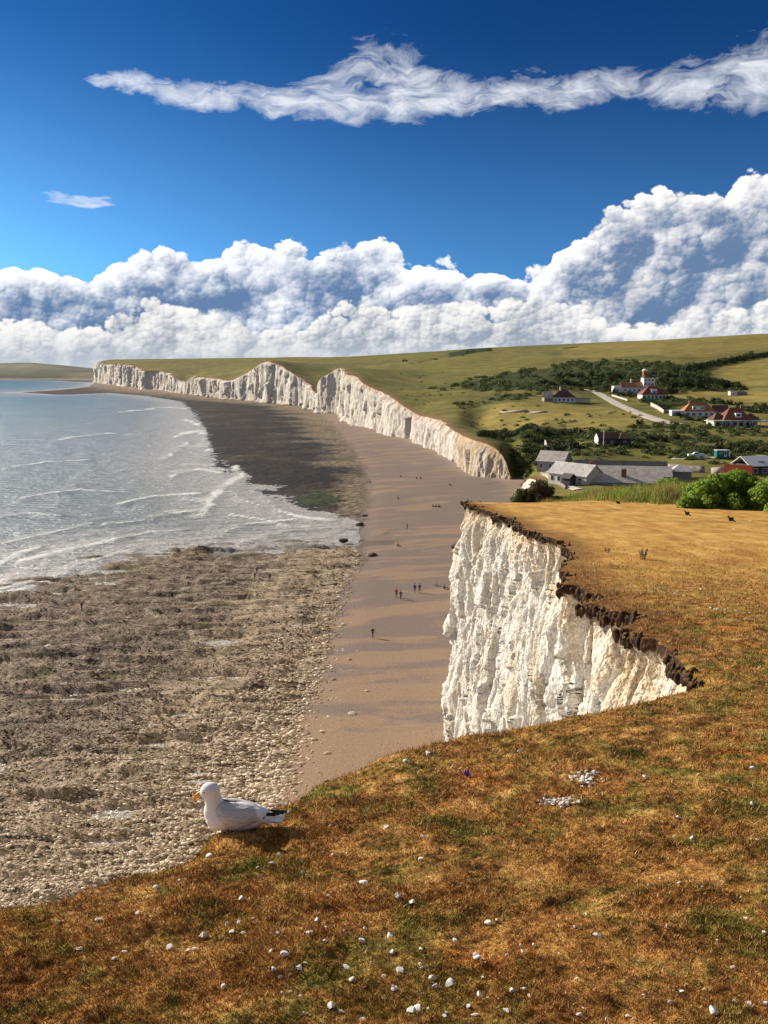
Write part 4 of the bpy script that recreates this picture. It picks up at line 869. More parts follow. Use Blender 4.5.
def wing(s):
    """folded wing: a thick shield over the flank"""
    nu, nv = 40, 24; u = np.linspace(0, 1, nu)[:, None]; v = np.linspace(0, 1, nv)[None]
    x = -.095+.315*u+0*v
    hc = np.interp(u, [0, .3, .6, .85, 1], [.105, .098, .098, .102, .104]); ry = np.interp(u, [0, .12, .35, .6, .85, 1], [.066, .086, .092, .080, .052, .026]); rz = np.interp(u, [0, .12, .35, .6, .85, 1], [.070, .080, .077, .063, .040, .020])
    top = np.interp(u, [0, .3, 1], [70, 86, 88]); low = np.interp(u, [0, .08, .3, .6, .85, 1], [35, 5, -30, -38, -20, 10])
    th = np.radians(top+(low-top)*v); bulge = .012*np.sin(np.pi*np.clip(u*1.0, 0, 1))**.4*np.sin(np.pi*v)**.35
    step = .0035*((v*5+u*.8) % 1)*(u > .15)
    rr = 1+0*v
    Yc = np.cos(th)*(ry+bulge+step); Zc = hc+np.sin(th)*(rz+bulge*.8+step)
    Vo = np.stack([x, s*Yc, Zc], -1).reshape(-1, 3); Yi = np.cos(th)*(ry-.012); Zi = hc+np.sin(th)*(rz-.012); Vi = np.stack([x, s*Yi, Zi], -1).reshape(-1, 3)
    Fo = gridf(nu, nv); Fi = Fo[:, ::-1]+nu*nv
    o = mk('wing', np.concatenate([Vo, Vi]), np.concatenate([Fo, Fi]) if s > 0 else np.concatenate([Fo[:, ::-1], Fi[:, ::-1]]), M_gg, G, smooth=True)
    # black flight feathers with white tips
    for k, (ln, zz, yy) in enumerate(((.350, .122, .016), (.330, .117, .022), (.305, .112, .028), (.280, .107, .033))):
        pts = [(.12, s*(yy+.02), zz-.012), (.20, s*(yy+.008), zz-.004), (ln-.06, s*yy*.8, zz), (ln-.015, s*yy*.55, zz+.003), (ln, s*yy*.5, zz+.003)]
        A_, B_ = cone_chain(pts, [.007, .008, .007, .005, .002], 8, .35); fr = mk('flight_feather', A_, B_, M_blk, o, smooth=True)
        mk('feather_tip', icos(1)[0]*[.009, .005, .0045]+[ln-.008, s*yy*.55, zz+.004], icos(1)[1], M_tail, o, smooth=True)
wing(1); wing(-1)
def tailm():
    V = []; Fc = []; nn = 9
    for i in range(nn):
        a = -1+2*i/(nn-1)
        for x, w, z, t in ((.17, .030, .088, .012), (.25, .044, .090, .007), (.318-.012*a*a, .054, .092, .003)):
            V += [(x, a*w, z+t-.010*a*a), (x, a*w, z-t-.010*a*a)]
    for i in range(nn-1):
        b_ = i*6
        for k in (0, 2): Fc += [(b_+k, b_+k+2, b_+k+8, b_+k+6), (b_+k+1, b_+k+7, b_+k+9, b_+k+3)]
        Fc += [(b_+4, b_+5, b_+11, b_+10)]
    mk('tail', V, Fc, M_tail, G, smooth=False)
tailm(); G.scale = (1.02, 1.0, 1.10)
for s in (-1, 1):
    A_, B_ = cone_chain([(.03, s*.025, .05), (.032, s*.026, .012), (.01, s*.028, .004)], [.006, .005, .004], 8); mk('leg', A_, B_, M_leg, G, smooth=True)
# ---------------------------------------------------------------- crows
def crow():
    e = empty('crow'); bb = [('e', (0, 0, .17), (.13, .075, .08), yr(-30)), ('c', (.05, 0, .145), (.17, 0, .06), .045, .02), ('c', (-.08, 0, .215), (-.115, 0, .275), .045, .036), ('e', (-.125, 0, .285), (.042, .034, .036), None)]
    fuse('body', bb, .012, M_blk, e, 4, .5)
    A_, B_ = cone_chain([(-.155, 0, .285), (-.185, 0, .280), (-.215, 0, .268)], [.014, .011, .002], 8); mk('beak', A_, B_, M_blk, e)
    A_, B_ = cone_chain([(.08, 0, .13), (.14, 0, .085), (.19, 0, .055)], [.03, .034, .02], 8, .3); mk('tail', A_, B_, M_blk, e)
    for s in (-1, 1):
        A_, B_ = cone_chain([(.0, s*.025, .12), (.005, s*.027, .05), (-.01, s*.028, .0)], [.014, .007, .007], 6); mk('leg', A_, B_, M_blk, e)
        A_, B_ = cone_chain([(-.09, s*.055, .21), (.01, s*.060, .175), (.10, s*.035, .11), (.16, s*.012, .075)], [.012, .04, .03, .006], 8, .3); mk('wing', A_, B_, M_blk, e)
    return e
c0 = crow()
for i, (px, py, rz_, sc_, lab) in enumerate(((731, 523, -20, 1.15, 'black crow nearest the right edge of the photo, on the golden field before the bush'), (687, 516.5, -35, 1.1, 'black crow leaning left of the rightmost crow on the golden field'), (618, 505, -15, 1., 'small black crow at the foot of the rough grass bank'), (539, 501, 160, .8, 'farthest and smallest crow, at the left end of the golden field'))):
    o = c0 if i == 0 else copy_tree(c0); x, y = hitnear(px, py); o.location = (x, y, float(tz(x, y))); o.rotation_euler = (0, 0, R(rz_)); o.scale = (sc_,)*3; tag(o, lab, 'crow', 'crows on the cliff-top field')
# ---------------------------------------------------------------- people
M_dk = plain('dark_clothes', (.03, .03, .035), .9); M_bl = plain('blue_clothes', (.05, .08, .16), .9); M_rd = plain('red_clothes', (.25, .05, .04), .9); M_skin = plain('skin', (.50, .30, .21), .6); M_hair = plain('hair', (.04, .025, .018), .7); M_pale = plain('pale_clothes', (.45, .42, .38), .9)
def person(pose, top, leg):
    e = empty('person'); 
    if pose == 'walk':
        L = [('c', (-.09, 0, .92), (-.10, -.10, .50), .085, .058), ('c', (-.10, -.10, .50), (-.10, .02, .08), .055, .04), ('e', (-.10, -.05, .05), (.045, .12, .045), None),
             ('c', (.09, 0, .92), (.10, .08, .50), .085, .058), ('c', (.10, .08, .50), (.10, .28, .14), .055, .04), ('e', (.10, .25, .08), (.045, .12, .045), None),
             ('e', (0, 0, .97), (.165, .11, .14), None), ('e', (0, 0, 1.18), (.16, .10, .22), None), ('e', (0, 0, 1.37), (.20, .10, .10), None), ('c', (0, 0, 1.42), (0, -.01, 1.56), .06, .055), ('e', (0, -.02, 1.66), (.078, .095, .115), None), ('e', (0, -.115, 1.645), (.014, .02, .02), None),
             ('c', (-.20, 0, 1.38), (-.25, .06, 1.10), .052, .042), ('c', (-.25, .06, 1.10), (-.25, -.08, .88), .040, .03), ('e', (-.25, -.11, .83), (.025, .04, .06), None),
             ('c', (.20, 0, 1.38), (.25, -.04, 1.10), .052, .042), ('c', (.25, -.04, 1.10), (.24, -.20, .92), .040, .03), ('e', (.24, -.24, .89), (.025, .05, .04), None)]; hz_, hy = 1.70, 0
        zt_, zl = .95, .12
    else:
        L = [('e', (0, .05, .14), (.17, .14, .13), None), ('e', (0, .10, .38), (.16, .11, .24), None), ('e', (0, .06, .57), (.20, .10, .10), None), ('c', (0, .05, .62), (0, .02, .74), .06, .055), ('e', (0, 0, .85), (.078, .095, .115), None),
             ('c', (-.10, 0, .13), (-.14, -.40, .42), .085, .06), ('c', (-.14, -.40, .42), (-.13, -.62, .07), .055, .04), ('e', (-.13, -.68, .05), (.045, .12, .045), None),
             ('c', (.10, 0, .13), (.15, -.46, .36), .085, .06), ('c', (.15, -.46, .36), (.13, -.74, .07), .055, .04), ('e', (.13, -.80, .05), (.045, .12, .045), None),
             ('c', (-.20, .05, .57), (-.25, -.10, .34), .05, .04), ('c', (-.25, -.10, .34), (-.16, -.34, .40), .04, .03), ('c', (.20, .05, .57), (.26, .12, .32), .05, .04), ('c', (.26, .12, .32), (.26, .26, .04), .04, .03)]; hz_ = .90; hy = .02
        zt_, zl = .20, .05
    o = fuse('body', L, .028, [top, leg, M_skin], e, 3, .5); me = o.data
    for p in me.polygons:
        c = p.center
        if pose == 'walk': p.material_index = 2 if c.z > 1.50 or (abs(c.x) > .2 and c.z < .90) else (0 if c.z > .95 or abs(c.x) > .19 else 1)
        else: p.material_index = 2 if c.z > .70 else (1 if (c.y < -.12 and abs(c.x) < .21) or c.z < .2 else 0)
    V, Fc = icos(3); V = V*[.088, .10, .105]+[0, .012+hy, hz_-.005]; V = V[:]; V[:, 2] = np.maximum(V[:, 2], hz_-.07+np.where(V[:, 1] < -.03+hy, .075, 0)); mk('hair', V, Fc, M_hair, e, smooth=True)
    return e
PW = [person('walk', M_dk, M_bl), person('walk', M_rd, M_dk), person('walk', M_bl, M_dk)]; PS = [person('sit', M_dk, M_bl), person('sit', M_pale, M_dk)]
used = set()
def put_person(src, px, py, rz_, lab, group=None, sc_=1.0):
    o = src if id(src) not in used else copy_tree(src); used.add(id(src)); x, y = flat(px, py, 1.5)
    for _ in range(4):
        h = float(beach_h(np.array([float(x)]), np.array([float(y)]))[0][0]); x, y = flat(px, py, h)
    o.location = (float(x), float(y), h-.01); o.rotation_euler = (0, 0, R(rz_)); o.scale = (sc_,)*3; tag(o, lab, 'person', group)
put_person(PW[0], 372.8, 638, 20, 'person in dark clothes walking alone on the beach, nearest of the walkers')
put_person(PW[1], 396.4, 597.5, 10, 'person in a dull red top, left of the nearer walking pair'); put_person(PW[2], 400.8, 599.5, 15, 'person in dark clothes, right of the nearer walking pair')
put_person(PW[0], 414.8, 592.8, 160, 'person on the left of the second walking pair, closer to the cliff'); put_person(PW[2], 419.6, 592.6, 170, 'person on the right of the second walking pair, closer to the cliff')
put_person(PW[0], 407.2, 529.5, 100, 'person in dark clothes standing alone in the middle of the shingle beach')
put_person(PS[0], 398, 546.5, 120, 'person sitting alone on the shingle below the lone standing figure')
put_person(PS[1], 436.5, 586, 200, 'person in pale clothes sitting against the light by the foot of the near cliff'); put_person(PS[0], 444.5, 589, 90, 'person in dark clothes sitting beside the near cliff, right of the pale one')
for i, px in enumerate((433, 436, 439)): put_person(PS[0], px, 507+i*.2, 60+i*40, 'person in a row of three sitting on the shingle beyond the cliff corner', 'three people sitting together')
put_person(PS[0], 398, 499, 20, 'person sitting in the middle of the shingle, level with the green weed'); put_person(PS[0], 400.5, 476.8, 80, 'far person sitting on the shingle below the long chalk cliffs')
for px in (416.5, 420.5): put_person(PS[0], px, 478.8, 30, 'one of two people sitting together far along the shingle', 'two far people sitting together')
put_person(PS[0], 370, 483, 0, 'person sitting at the seaward edge of the shingle beside the far reef'); put_person(PS[0], 449.5, 485.4, 70, 'person sitting near the foot of the far cliffs, left of the gap')
for px, py, lab in ((255, 580, 'person exploring the rocky platform near the water'), (270, 581, 'person on the rocky platform just right of another rock explorer'), (82, 611, 'person far out on the dark rocks at the left'), (257, 574, 'person standing closest to the sea on the rocks')):
    put_person(PW[2], px, py, 40, lab, None, .95)
# dark boulders lying on the shingle
M_bould = plain('dark_boulder', (.05, .04, .035), .9, .3, 2, .05); M_bouldl = plain('pale_boulder', (.55, .50, .42), .9, .2, 2, .05)
for i, (px, py, r, lab, m) in enumerate(((456.5, 547.5, 1.0, 'largest dark boulder on the beach, touching the left edge of the near cliff', M_bould), (360, 525.5, .9, 'dark boulder at the landward tip of the wet flats', M_bould), (364.8, 516.5, .65, 'smaller dark boulder up the beach from the wet flats', M_bould), (373, 556, .8, 'flat dark boulder on the shingle below the wet flats', M_bould), (344, 541.5, .8, 'dark boulder at the edge of the shallow water', M_bould),
                                (362, 542, .5, 'little dark boulder between the shingle and the platform', M_bould), (352, 714, .35, 'lone white stone on the shingle above the turf edge', M_bouldl), (344, 625, .35, 'white stone on the shingle beside the platform edge', M_bouldl))):
    V, Fc = icos(3); nn_ = fbm(V[:, 0]*1.5+i*9, V[:, 1]*1.5, V[:, 2]*1.5, oct=4, seed=i)-.5; V = V*(1+nn_[:, None]*1.2)*[1.3*r, r, .7*r]
    x, y = flat(px, py, 1.5); h = float(beach_h(np.array([float(x)]), np.array([float(y)]))[0][0]); x, y = flat(px, py, h); o = mk('boulder', V, Fc, m); o.location = (float(x), float(y), h+.2*r); tag(o, lab, 'boulder')
# ================================================================ vegetation
def f_leaf(n, b, cols, tr=.25):
    r = n.attr('rnd'); P = n.pos(); f = n.noise(P, .35, 3, .6); t = n.m('ADD', n.m('MULTIPLY', r, .65), n.m('MULTIPLY', f, .35))
    n.put(b.inputs['Base Color'], n.ramp(t, [(.15, cols[0]), (.5, cols[1]), (.85, cols[2])])); b.inputs['Roughness'].default_value = .7; b.inputs['Specular IOR Level'].default_value = .2
    tl = n.new('ShaderNodeBsdfTranslucent'); n.put(tl.inputs[0], n.ramp(t, [(.15, cols[1]), (.85, cols[2])])); ms = n.new('ShaderNodeMixShader'); ms.inputs[0].default_value = tr
    out_ = [x for x in n.nt.nodes if x.type == 'OUTPUT_MATERIAL'][0]; n.nt.links.new(b.outputs[0], ms.inputs[1]); n.nt.links.new(tl.outputs[0], ms.inputs[2]); n.nt.links.new(ms.outputs[0], out_.inputs[0])
M_lb = mat('bright_leaves', lambda n, b: f_leaf(n, b, [(.04, .08, .012), (.19, .31, .04), (.52, .64, .13)], .45))
M_ld = mat('dark_leaves', lambda n, b: f_leaf(n, b, [(.010, .018, .006), (.028, .045, .013), (.065, .085, .028)], .15))
M_lm = mat('scrub_leaves', lambda n, b: f_leaf(n, b, [(.022, .036, .009), (.065, .095, .024), (.16, .18, .05)], .2))
M_lbr = mat('brown_leaves', lambda n, b: f_leaf(n, b, [(.035, .03, .012), (.085, .075, .03), (.17, .14, .06)], .2))
M_bark = plain('bark', (.10, .07, .05), .9)
def leaves(lumps, num, size, seed, squash=1.):
    """leaf faces spread over the outer shells of many small lumps"""
    rg = np.random.default_rng(seed); lumps = np.array(lumps); w = lumps[:, 3]**2; i = rg.choice(len(lumps), num, p=w/w.sum())
    d = rg.normal(size=(num, 3)); d /= np.linalg.norm(d, axis=1, keepdims=True); r = lumps[i, 3]*(1-.45*rg.random(num)**2)
    c = lumps[i, :3]+d*r[:, None]*[1, 1, squash]; nrm = d+rg.normal(0, .55, (num, 3)); nrm /= np.linalg.norm(nrm, axis=1, keepdims=True)
    u = np.cross(nrm, rg.normal(size=(num, 3))); u /= np.linalg.norm(u, axis=1, keepdims=True)+1e-9; v = np.cross(nrm, u); s = (size*rg.uniform(.55, 1.3, num))[:, None]
    V = np.stack([c-u*s, c-v*s*.55, c+u*s, c+v*s*.55], 1).reshape(-1, 3); return V, np.arange(num*4).reshape(-1, 4), np.repeat(np.clip(rg.normal(.5, .2, num), 0, 1), 4)
def lumps_of(wx, wy, h, nl, rg, base=.0):
    L = []
    for i in range(nl):
        a = rg.uniform(0, 6.28); r = rg.random()**.5; z = rg.uniform(base, 1); k = math.sqrt(max(.05, 1-(max(0, z-.35)/.72)**2)); L.append((math.cos(a)*r*wx*k*.8, math.sin(a)*r*wy*k*.8, z*h*.82, rg.uniform(.13, .36)*min(wx, wy, h)*(1.1 if r < .5 else .9)))
    return L
def bush(name, loc, wx, wy, h, num, size, m, lab, cat, group=None, seed=0, trunk=True, nl=64):
    rg = np.random.default_rng(seed+100); e = empty(name, loc); tag(e, lab, cat, group); V, Fc, rn = leaves(lumps_of(wx, wy, h, nl, rg), num, size, seed); mk('crown' if cat == 'tree' else 'foliage', V, Fc, m, e, attrs={'rnd': rn})
    if trunk:
        V = []; Fc = []; nb = 5
        for j in range(nb):
            a = j*6.28/nb+seed; tx_, ty_ = math.cos(a)*wx*.45, math.sin(a)*wy*.45; A_, B_ = cone_chain([(0, 0, -.2*1), (tx_*.2, ty_*.2, h*.25), (tx_, ty_, h*.7)], [h*.035, h*.025, h*.008], 6); b_ = len(V); V += A_; Fc += [tuple(q+b_ for q in f) for f in B_]
        mk('trunk' if cat == 'tree' else 'stem', V, Fc, M_bark, e)
    return e
def onl(px, py, ymin=85): return at(px, py, ymin)
def nearp(px, py, Y=None):
    if Y is None: x, y = hitnear(px, py)
    else: a, s = ray(px, py); x, y = float(a)*Y, Y
    return (x, y, float(landz(x, y)))
# bushes at the end of the field
bush('bramble_bush', nearp(732, 511, 60), 3.2, 2.2, 2.35, 30000, .105, M_lb, 'large bright green bramble bush at the right end of the field', 'bush', None, 1)
bush('bramble_bush', nearp(782, 514, 58), 2.6, 2.0, 2.25, 20000, .10, M_lb, 'bright green bush cut by the right edge of the photo', 'bush', None, 2)
bush('bramble_bush', nearp(700, 508, 62), 1.5, 1.4, 1.7, 14000, .08, M_lb, 'green bush between the large bramble and the rough grass bank', 'bush', None, 3)
bush('bramble_bush', nearp(674, 497, 77), 2.5, 1.6, 2.25, 18000, .09, M_lb, 'bright green bush behind the grass bank hiding the slate roof end', 'bush', None, 4)
bush('bramble_bush', nearp(640, 500, 77), 1.1, 1.0, .8, 4500, .08, M_lb, 'low green bush left of the bush hiding the slate roof', 'bush', None, 5)
bush('scrub_bush', nearp(538, 496, 77), 1.7, 1.3, 2.4, 13000, .08, M_lbr, 'brownish green bush at the left end of the field beside the gap', 'bush', None, 6)
bush('scrub_bush', nearp(523, 497, 77), 1.2, 1.0, 1.7, 5000, .07, M_lm, 'small round green bush left of the brownish bush by the gap', 'bush', None, 7)
bush('scrub_bush', nearp(559, 497, 77), 1.2, .9, .8, 4500, .07, M_lm, 'low green bush right of the brownish bush by the gap', 'bush', None, 8)
bush('bramble_bush', nearp(689, 509, 60), .9, .6, .8, 5500, .06, M_lb, 'small low green bush at the foot of the rough grass bank', 'bush', None, 9)
def f_rough(n, b):
    r = n.attr('rnd'); P = n.pos(); f = n.noise(n.scl(P, (1, 1, 0)), .45, 4, .6); t = n.m('ADD', n.m('MULTIPLY', r, .5), n.m('MULTIPLY', f, .5))
    g = n.ramp(t, [(.25, (.10, .15, .02)), (.5, (.30, .38, .06)), (.75, (.60, .60, .16))]); d = n.ramp(t, [(.25, (.20, .10, .03)), (.5, (.46, .31, .11)), (.75, (.68, .54, .26))]); n.put(b.inputs['Base Color'], n.mix(n.mr(n.noise(n.scl(P, (1, 1, 0)), .35, 5, .7), .44, .62), g, d))
M_rough = mat('rough_grass', f_rough)
def roughgrass():
    rg = np.random.default_rng(31); m_ = 90000; px = rg.uniform(500, 800, m_); Y = rg.uniform(58, 82, m_); a, s = ray(px, 495); x = a*Y
    base = np.interp(px, [500, 530, 560, 620, 700, 800], [76, 73.5, 71, 67, 61, 57.]); d = Y-base+(vnoise(px/14., Y*.4, seed=5)-.5)*4; ok = (d > 0) & (Y < 81); x, Y, px, d = x[ok], Y[ok], px[ok], d[ok]
    hm = np.interp(px, [500, 530, 570, 620, 680, 800], [.10, .28, .55, .85, 1.05, 1.1])*sstep(0, 4, d)+.12; h = hm*(.6+.6*rg.random(len(x)))*(.6+.8*fbm(x*.6, Y*.6, oct=3, seed=6)); z = landz(x, Y)-.03+.25*hm*sstep(0, 5, d)
    w = .012+.014*rg.random(len(x)); th = rg.uniform(0, 3.14, len(x)); ln = rg.normal(.1, .25, len(x))*h; l2 = rg.normal(0, .2, len(x))*h
    V = np.stack([np.stack([x-np.cos(th)*w, Y-np.sin(th)*w, z-.3*hm], 1), np.stack([x+np.cos(th)*w, Y+np.sin(th)*w, z-.3*hm], 1), np.stack([x+ln, Y+l2, z+h], 1)], 1).reshape(-1, 3)
    tag(mk('rough_grass', V, np.arange(len(V)).reshape(-1, 3), M_rough, attrs={'rnd': np.repeat(rg.random(len(x)), 3)}), 'tall rough green and straw coloured grass on the bank at the end of the field', 'grass', kind='stuff')
roughgrass()
# scrub over the downland
def scrub():
    rg = np.random.default_rng(41); C = []; S = []
    for (P, v), dens in zip(SCRUB, (1.2, .7, .75, .8, .9, .25, .45, .5, .7, .06, .15)):
        pz = [proj(x, y, landz(x, y)) for x, y in P]; xs_ = [float(q[0]) for q in pz]; ys_ = [float(q[1]) for q in pz]
        num = int((max(xs_)-min(xs_))*(max(ys_)-min(ys_))*.14*dens); PXY = [(a_, b_) for a_, b_ in zip(xs_, ys_)]
        X_ = rg.uniform(min(xs_), max(xs_), num); Y_ = rg.uniform(min(ys_), max(ys_), num); k_ = (sdpoly(X_, Y_, PXY) > -1) & (vnoise(X_/9., Y_/2.5, seed=3) > .33)
        for a_, b_ in zip(X_[k_], Y_[k_]):
            p = at(a_, b_, 85)
            if 240 < p.y < 3000: C.append(p[:]); S.append(rg.uniform(.7, 1.5)*(.5+p.y/620))
    for i in range(250):
        a_, b_ = rg.uniform(500, 790), rg.uniform(412, 466); p = at(a_, b_, 85)
        if p.y > 262 and vnoise(a_/16, b_/5, seed=9) > .5: C.append(p[:]); S.append(rg.uniform(.5, 1.3))
    for i in range(130):
        a_, b_ = rg.uniform(508, 548), rg.uniform(444, 482); p = at(a_, b_, 230)
        if p.y > 280 and p.x > xedge(p.y)+4: C.append(p[:]); S.append(rg.uniform(.6, 1.5))
    for i in range(90):
        a_, b_ = rg.uniform(400, 560), rg.uniform(372, 430); p = at(a_, b_, 85)
        if p.y > 360 and p.x > xedge(p.y)+8: C.append(p[:]); S.append(rg.uniform(.4, 1.2))
    C = np.array(C); S = np.array(S); m_ = len(C); q = 64
    dk_ = rg.random(m_); d = rg.normal(size=(m_, q, 3)); d[..., 2] = np.abs(d[..., 2]); d /= np.linalg.norm(d, axis=2, keepdims=True)
    r = (1-.4*rg.random((m_, q, 1))**2)*(.75+.5*vnoise(d[..., :1]*2+np.arange(m_)[:, None, None], d[..., 1:2]*2, seed=1)); c = C[:, None]+d*r*S[:, None, None]*[1.25, 1.25, .95]
    nr = d+rg.normal(0, .5, d.shape); nr /= np.linalg.norm(nr, axis=2, keepdims=True); u = np.cross(nr, rg.normal(size=d.shape)); u /= np.linalg.norm(u, axis=2, keepdims=True); v = np.cross(nr, u); s = S[:, None, None]*.21*rg.uniform(.6, 1.3, (m_, q, 1))
    V = np.stack([c-u*s, c-v*s, c+u*s, c+v*s], 2).reshape(-1, 3); print('scrub', m_)
    tag(mk('scrub', V, np.arange(len(V)).reshape(-1, 4), M_lm, attrs={'rnd': np.repeat(np.clip(.3+.4*dk_[:, None]+.3*(rg.random((m_, q))-.5), 0, 1).ravel(), 4)}), 'dark green gorse and bramble scrub spreading over the slopes behind the beach', 'scrub', kind='stuff')
scrub()
# single trees round the houses: six shapes, copied
def tree(px, py, w, h, lab, grp, seed, m=None, src={}):
    p = at(px, py, 240); kk = seed % 5
    if kk not in src: src[kk] = bush('tree', (0, 0, 0), 1., .9, 1., 900, .075, M_ld, 'tree', 'tree', None, kk+50, nl=20); o = src[kk]
    else: o = copy_tree(src[kk])
    o.location = (p.x, p.y, p.z-.3); o.scale = (w, w, h); o.rotation_euler = (0, 0, seed*1.3); tag(o, lab, 'tree', grp)
rt = random.Random(9); sd = 0
def trees(pts, lab, grp, w=(4, 6), h=(4.5, 7)):
    global sd
    for px, py in pts: sd += 1; tree(px, py, rt.uniform(*w), rt.uniform(*h), lab, grp, sd)
trees([(668, 379), (676, 377), (684, 381), (692, 379), (700, 383), (708, 384), (664, 386), (672, 387), (680, 388), (688, 388), (697, 389), (706, 388), (714, 386), (722, 388), (730, 388), (667, 394), (674, 393)], 'dark tree in the wood to the right of the white tower house', 'trees right of the white tower', (4.5, 7), (5, 8.5))
trees([(560, 380), (570, 377), (580, 379), (590, 376), (600, 379), (610, 377), (618, 380), (575, 386), (587, 386), (599, 385), (612, 384), (566, 385), (552, 386), (542, 384)], 'dark tree in the wood to the left behind the white tower house', 'trees left of the white tower', (4.5, 7), (4, 7))
trees([(606, 391), (614, 394), (622, 396), (630, 397), (636, 396)], 'dark tree in front of the low wing of the white tower house', 'trees before the low wing', (3.5, 4.5), (3, 4.5))
trees([(738, 389), (744, 390), (722, 404), (730, 405), (738, 405), (713, 404), (756, 408), (764, 409)], 'dark bushy tree behind the two bungalows on the right', 'trees behind the bungalows', (2.5, 4), (2.5, 4))
trees([(690, 420), (697, 421), (704, 420), (684, 418), (678, 416)], 'bushy tree in the garden below the white bungalow', 'trees below the white bungalow', (2.5, 3.5), (1.8, 2.8))
trees([(720, 450), (728, 451), (736, 450), (744, 452), (752, 450)], 'bushy tree beside the green cabin near the track', 'trees beside the green cabin', (2.2, 3.2), (2.2, 3.4))
trees([(640, 425), (632, 428), (648, 440), (640, 443), (655, 440), (664, 442), (676, 440)], 'bushy tree right of the dark shed with brown roof', 'trees right of the dark shed', (2.2, 3.4), (1.8, 3))
def hedge(P, w, h, lab, num, ymin=240):
    pts = [at(px, py, ymin) for px, py in P]; e = empty('hedge', pts[0]); L = []; rg = np.random.default_rng(len(lab)); tot = sum((b_-a_).length for a_, b_ in zip(pts[:-1], pts[1:]))
    for a_, b_ in zip(pts[:-1], pts[1:]):
        k_ = max(3, int((b_-a_).length/(w*.5)))
        for i in range(k_):
            q = a_.lerp(b_, i/k_); z = float(landz(q.x, q.y)); L.append((q.x-pts[0].x+rg.normal(0, w*.1), q.y-pts[0].y+rg.normal(0, w*.1), z-pts[0].z+h*.45, w*.5*rg.uniform(.85, 1.2)))
    V, Fc, rn = leaves(L, num, .26*max(1, w/2), 5, h/w); mk('foliage', V, Fc, M_ld, e, attrs={'rnd': rn}); tag(e, lab, 'hedge')
hedge([(549, 452), (563, 451), (577, 450)], 3.4, 3.4, 'clipped dark box hedge behind the slate roofed cafe', 2600)
hedge([(480, 437), (510, 436), (540, 435), (575, 434), (600, 433)], 3.2, 2.8, 'long dark hedge below the mown meadow', 5200)
hedge([(686, 371), (710, 366), (740, 361), (775, 355)], 7, 5, 'straight dark hedge climbing the hill at the right edge', 5200)
hedge([(643, 401), (655, 406), (668, 410)], 3.2, 2.5, 'dark hedge running down beside the pale stone wall', 1800)
hedge([(738, 410), (755, 413), (775, 414)], 3, 3, 'dark hedge behind the red roofed bungalow', 1800)

# ================================================================ buildings
class MB:
    def __init__(s): s.V = []; s.F = []
    def add(s, V, Fc): b_ = len(s.V); s.V += [tuple(v) for v in V]; s.F += [tuple(i+b_ for i in f) for f in Fc]; return s
    def box(s, x0, x1, y0, y1, z0, z1): return s.add([(x, y, z) for z in (z0, z1) for y in (y0, y1) for x in (x0, x1)], [(0, 2, 3, 1), (4, 5, 7, 6), (0, 1, 5, 4), (2, 6, 7, 3), (0, 4, 6, 2), (1, 3, 7, 5)])
    def gable(s, x0, x1, y0, y1, z0, z1, o=.35, t=.18):
        """ridge along x, with eaves and thickness"""
        ym = (y0+y1)/2; k = (z1-z0)/(ym-y0); V = []
        for x in (x0-o, x1+o): V += [(x, y0-o, z0-o*k), (x, ym, z1), (x, y1+o, z0-o*k), (x, y1+o, z0-o*k+t), (x, ym, z1+t), (x, y0-o, z0-o*k+t)]
        return s.add(V, [(0, 1, 4, 5), (1, 2, 3, 4), (6, 11, 10, 7), (7, 10, 9, 8), (5, 4, 10, 11), (4, 3, 9, 10), (0, 6, 7, 1), (1, 7, 8, 2), (0, 5, 11, 6), (2, 8, 9, 3)])
    def gwall(s, x0, x1, y0, y1, z0, z1): ym = (y0+y1)/2; return s.add([(x, *p) for x in (x0, x1) for p in ((y0, z0), (y1, z0), (ym, z1))], [(0, 2, 1), (3, 4, 5), (0, 1, 4, 3), (1, 2, 5, 4), (2, 0, 3, 5)])
    def hip(s, x0, x1, y0, y1, z0, z1, o=.4, ins=None, t=.15):
        x0 -= o; x1 += o; y0 -= o; y1 += o; d = (y1-y0)/2 if ins is None else ins; ym = (y0+y1)/2
        return s.add([(x0, y0, z0), (x1, y0, z0), (x1, y1, z0), (x0, y1, z0), (x0, y0, z0+t), (x1, y0, z0+t), (x1, y1, z0+t), (x0, y1, z0+t), (x0+d, ym, z1), (x1-d, ym, z1)], [(0, 3, 2, 1), (0, 1, 5, 4), (1, 2, 6, 5), (2, 3, 7, 6), (3, 0, 4, 7), (4, 5, 9, 8), (6, 7, 8, 9), (5, 6, 9), (7, 4, 8)])
    def build(s, name, m, parent=None):
        me = bpy.data.meshes.new(name); me.from_pydata(s.V, [], s.F); me.materials.append(m); me.update(); o = bpy.data.objects.new(name, me); COL.objects.link(o)
        if parent: o.parent = parent
        return o
def f_roof(col, sc_, v=.3):
    def fn(n, b):
        P = n.obj(); br = n.new('ShaderNodeTexBrick'); n.put(br.inputs['Vector'], n.comb(n.sep(P)[0], n.m('ADD', n.sep(P)[2], n.sep(P)[1]), 0.)); br.inputs['Scale'].default_value = sc_; br.inputs['Mortar Size'].default_value = .012
        br.inputs['Color1'].default_value = (*col, 1); br.inputs['Color2'].default_value = (*[c*(1-v) for c in col], 1); br.inputs['Mortar'].default_value = (*[c*.4 for c in col], 1)
        f = n.noise(P, .5, 5, .7); f2 = n.noise(P, 4, 3, .7); n.put(b.inputs['Base Color'], n.mix(n.mr(f2, .42, .68, 0, .65), n.mix(n.mr(f, .4, .65, 0, .6), br.outputs[0], tuple(min(1, c*1.35) for c in col)), (.12, .10, .07)))
    return mat('roof_tiles', fn)
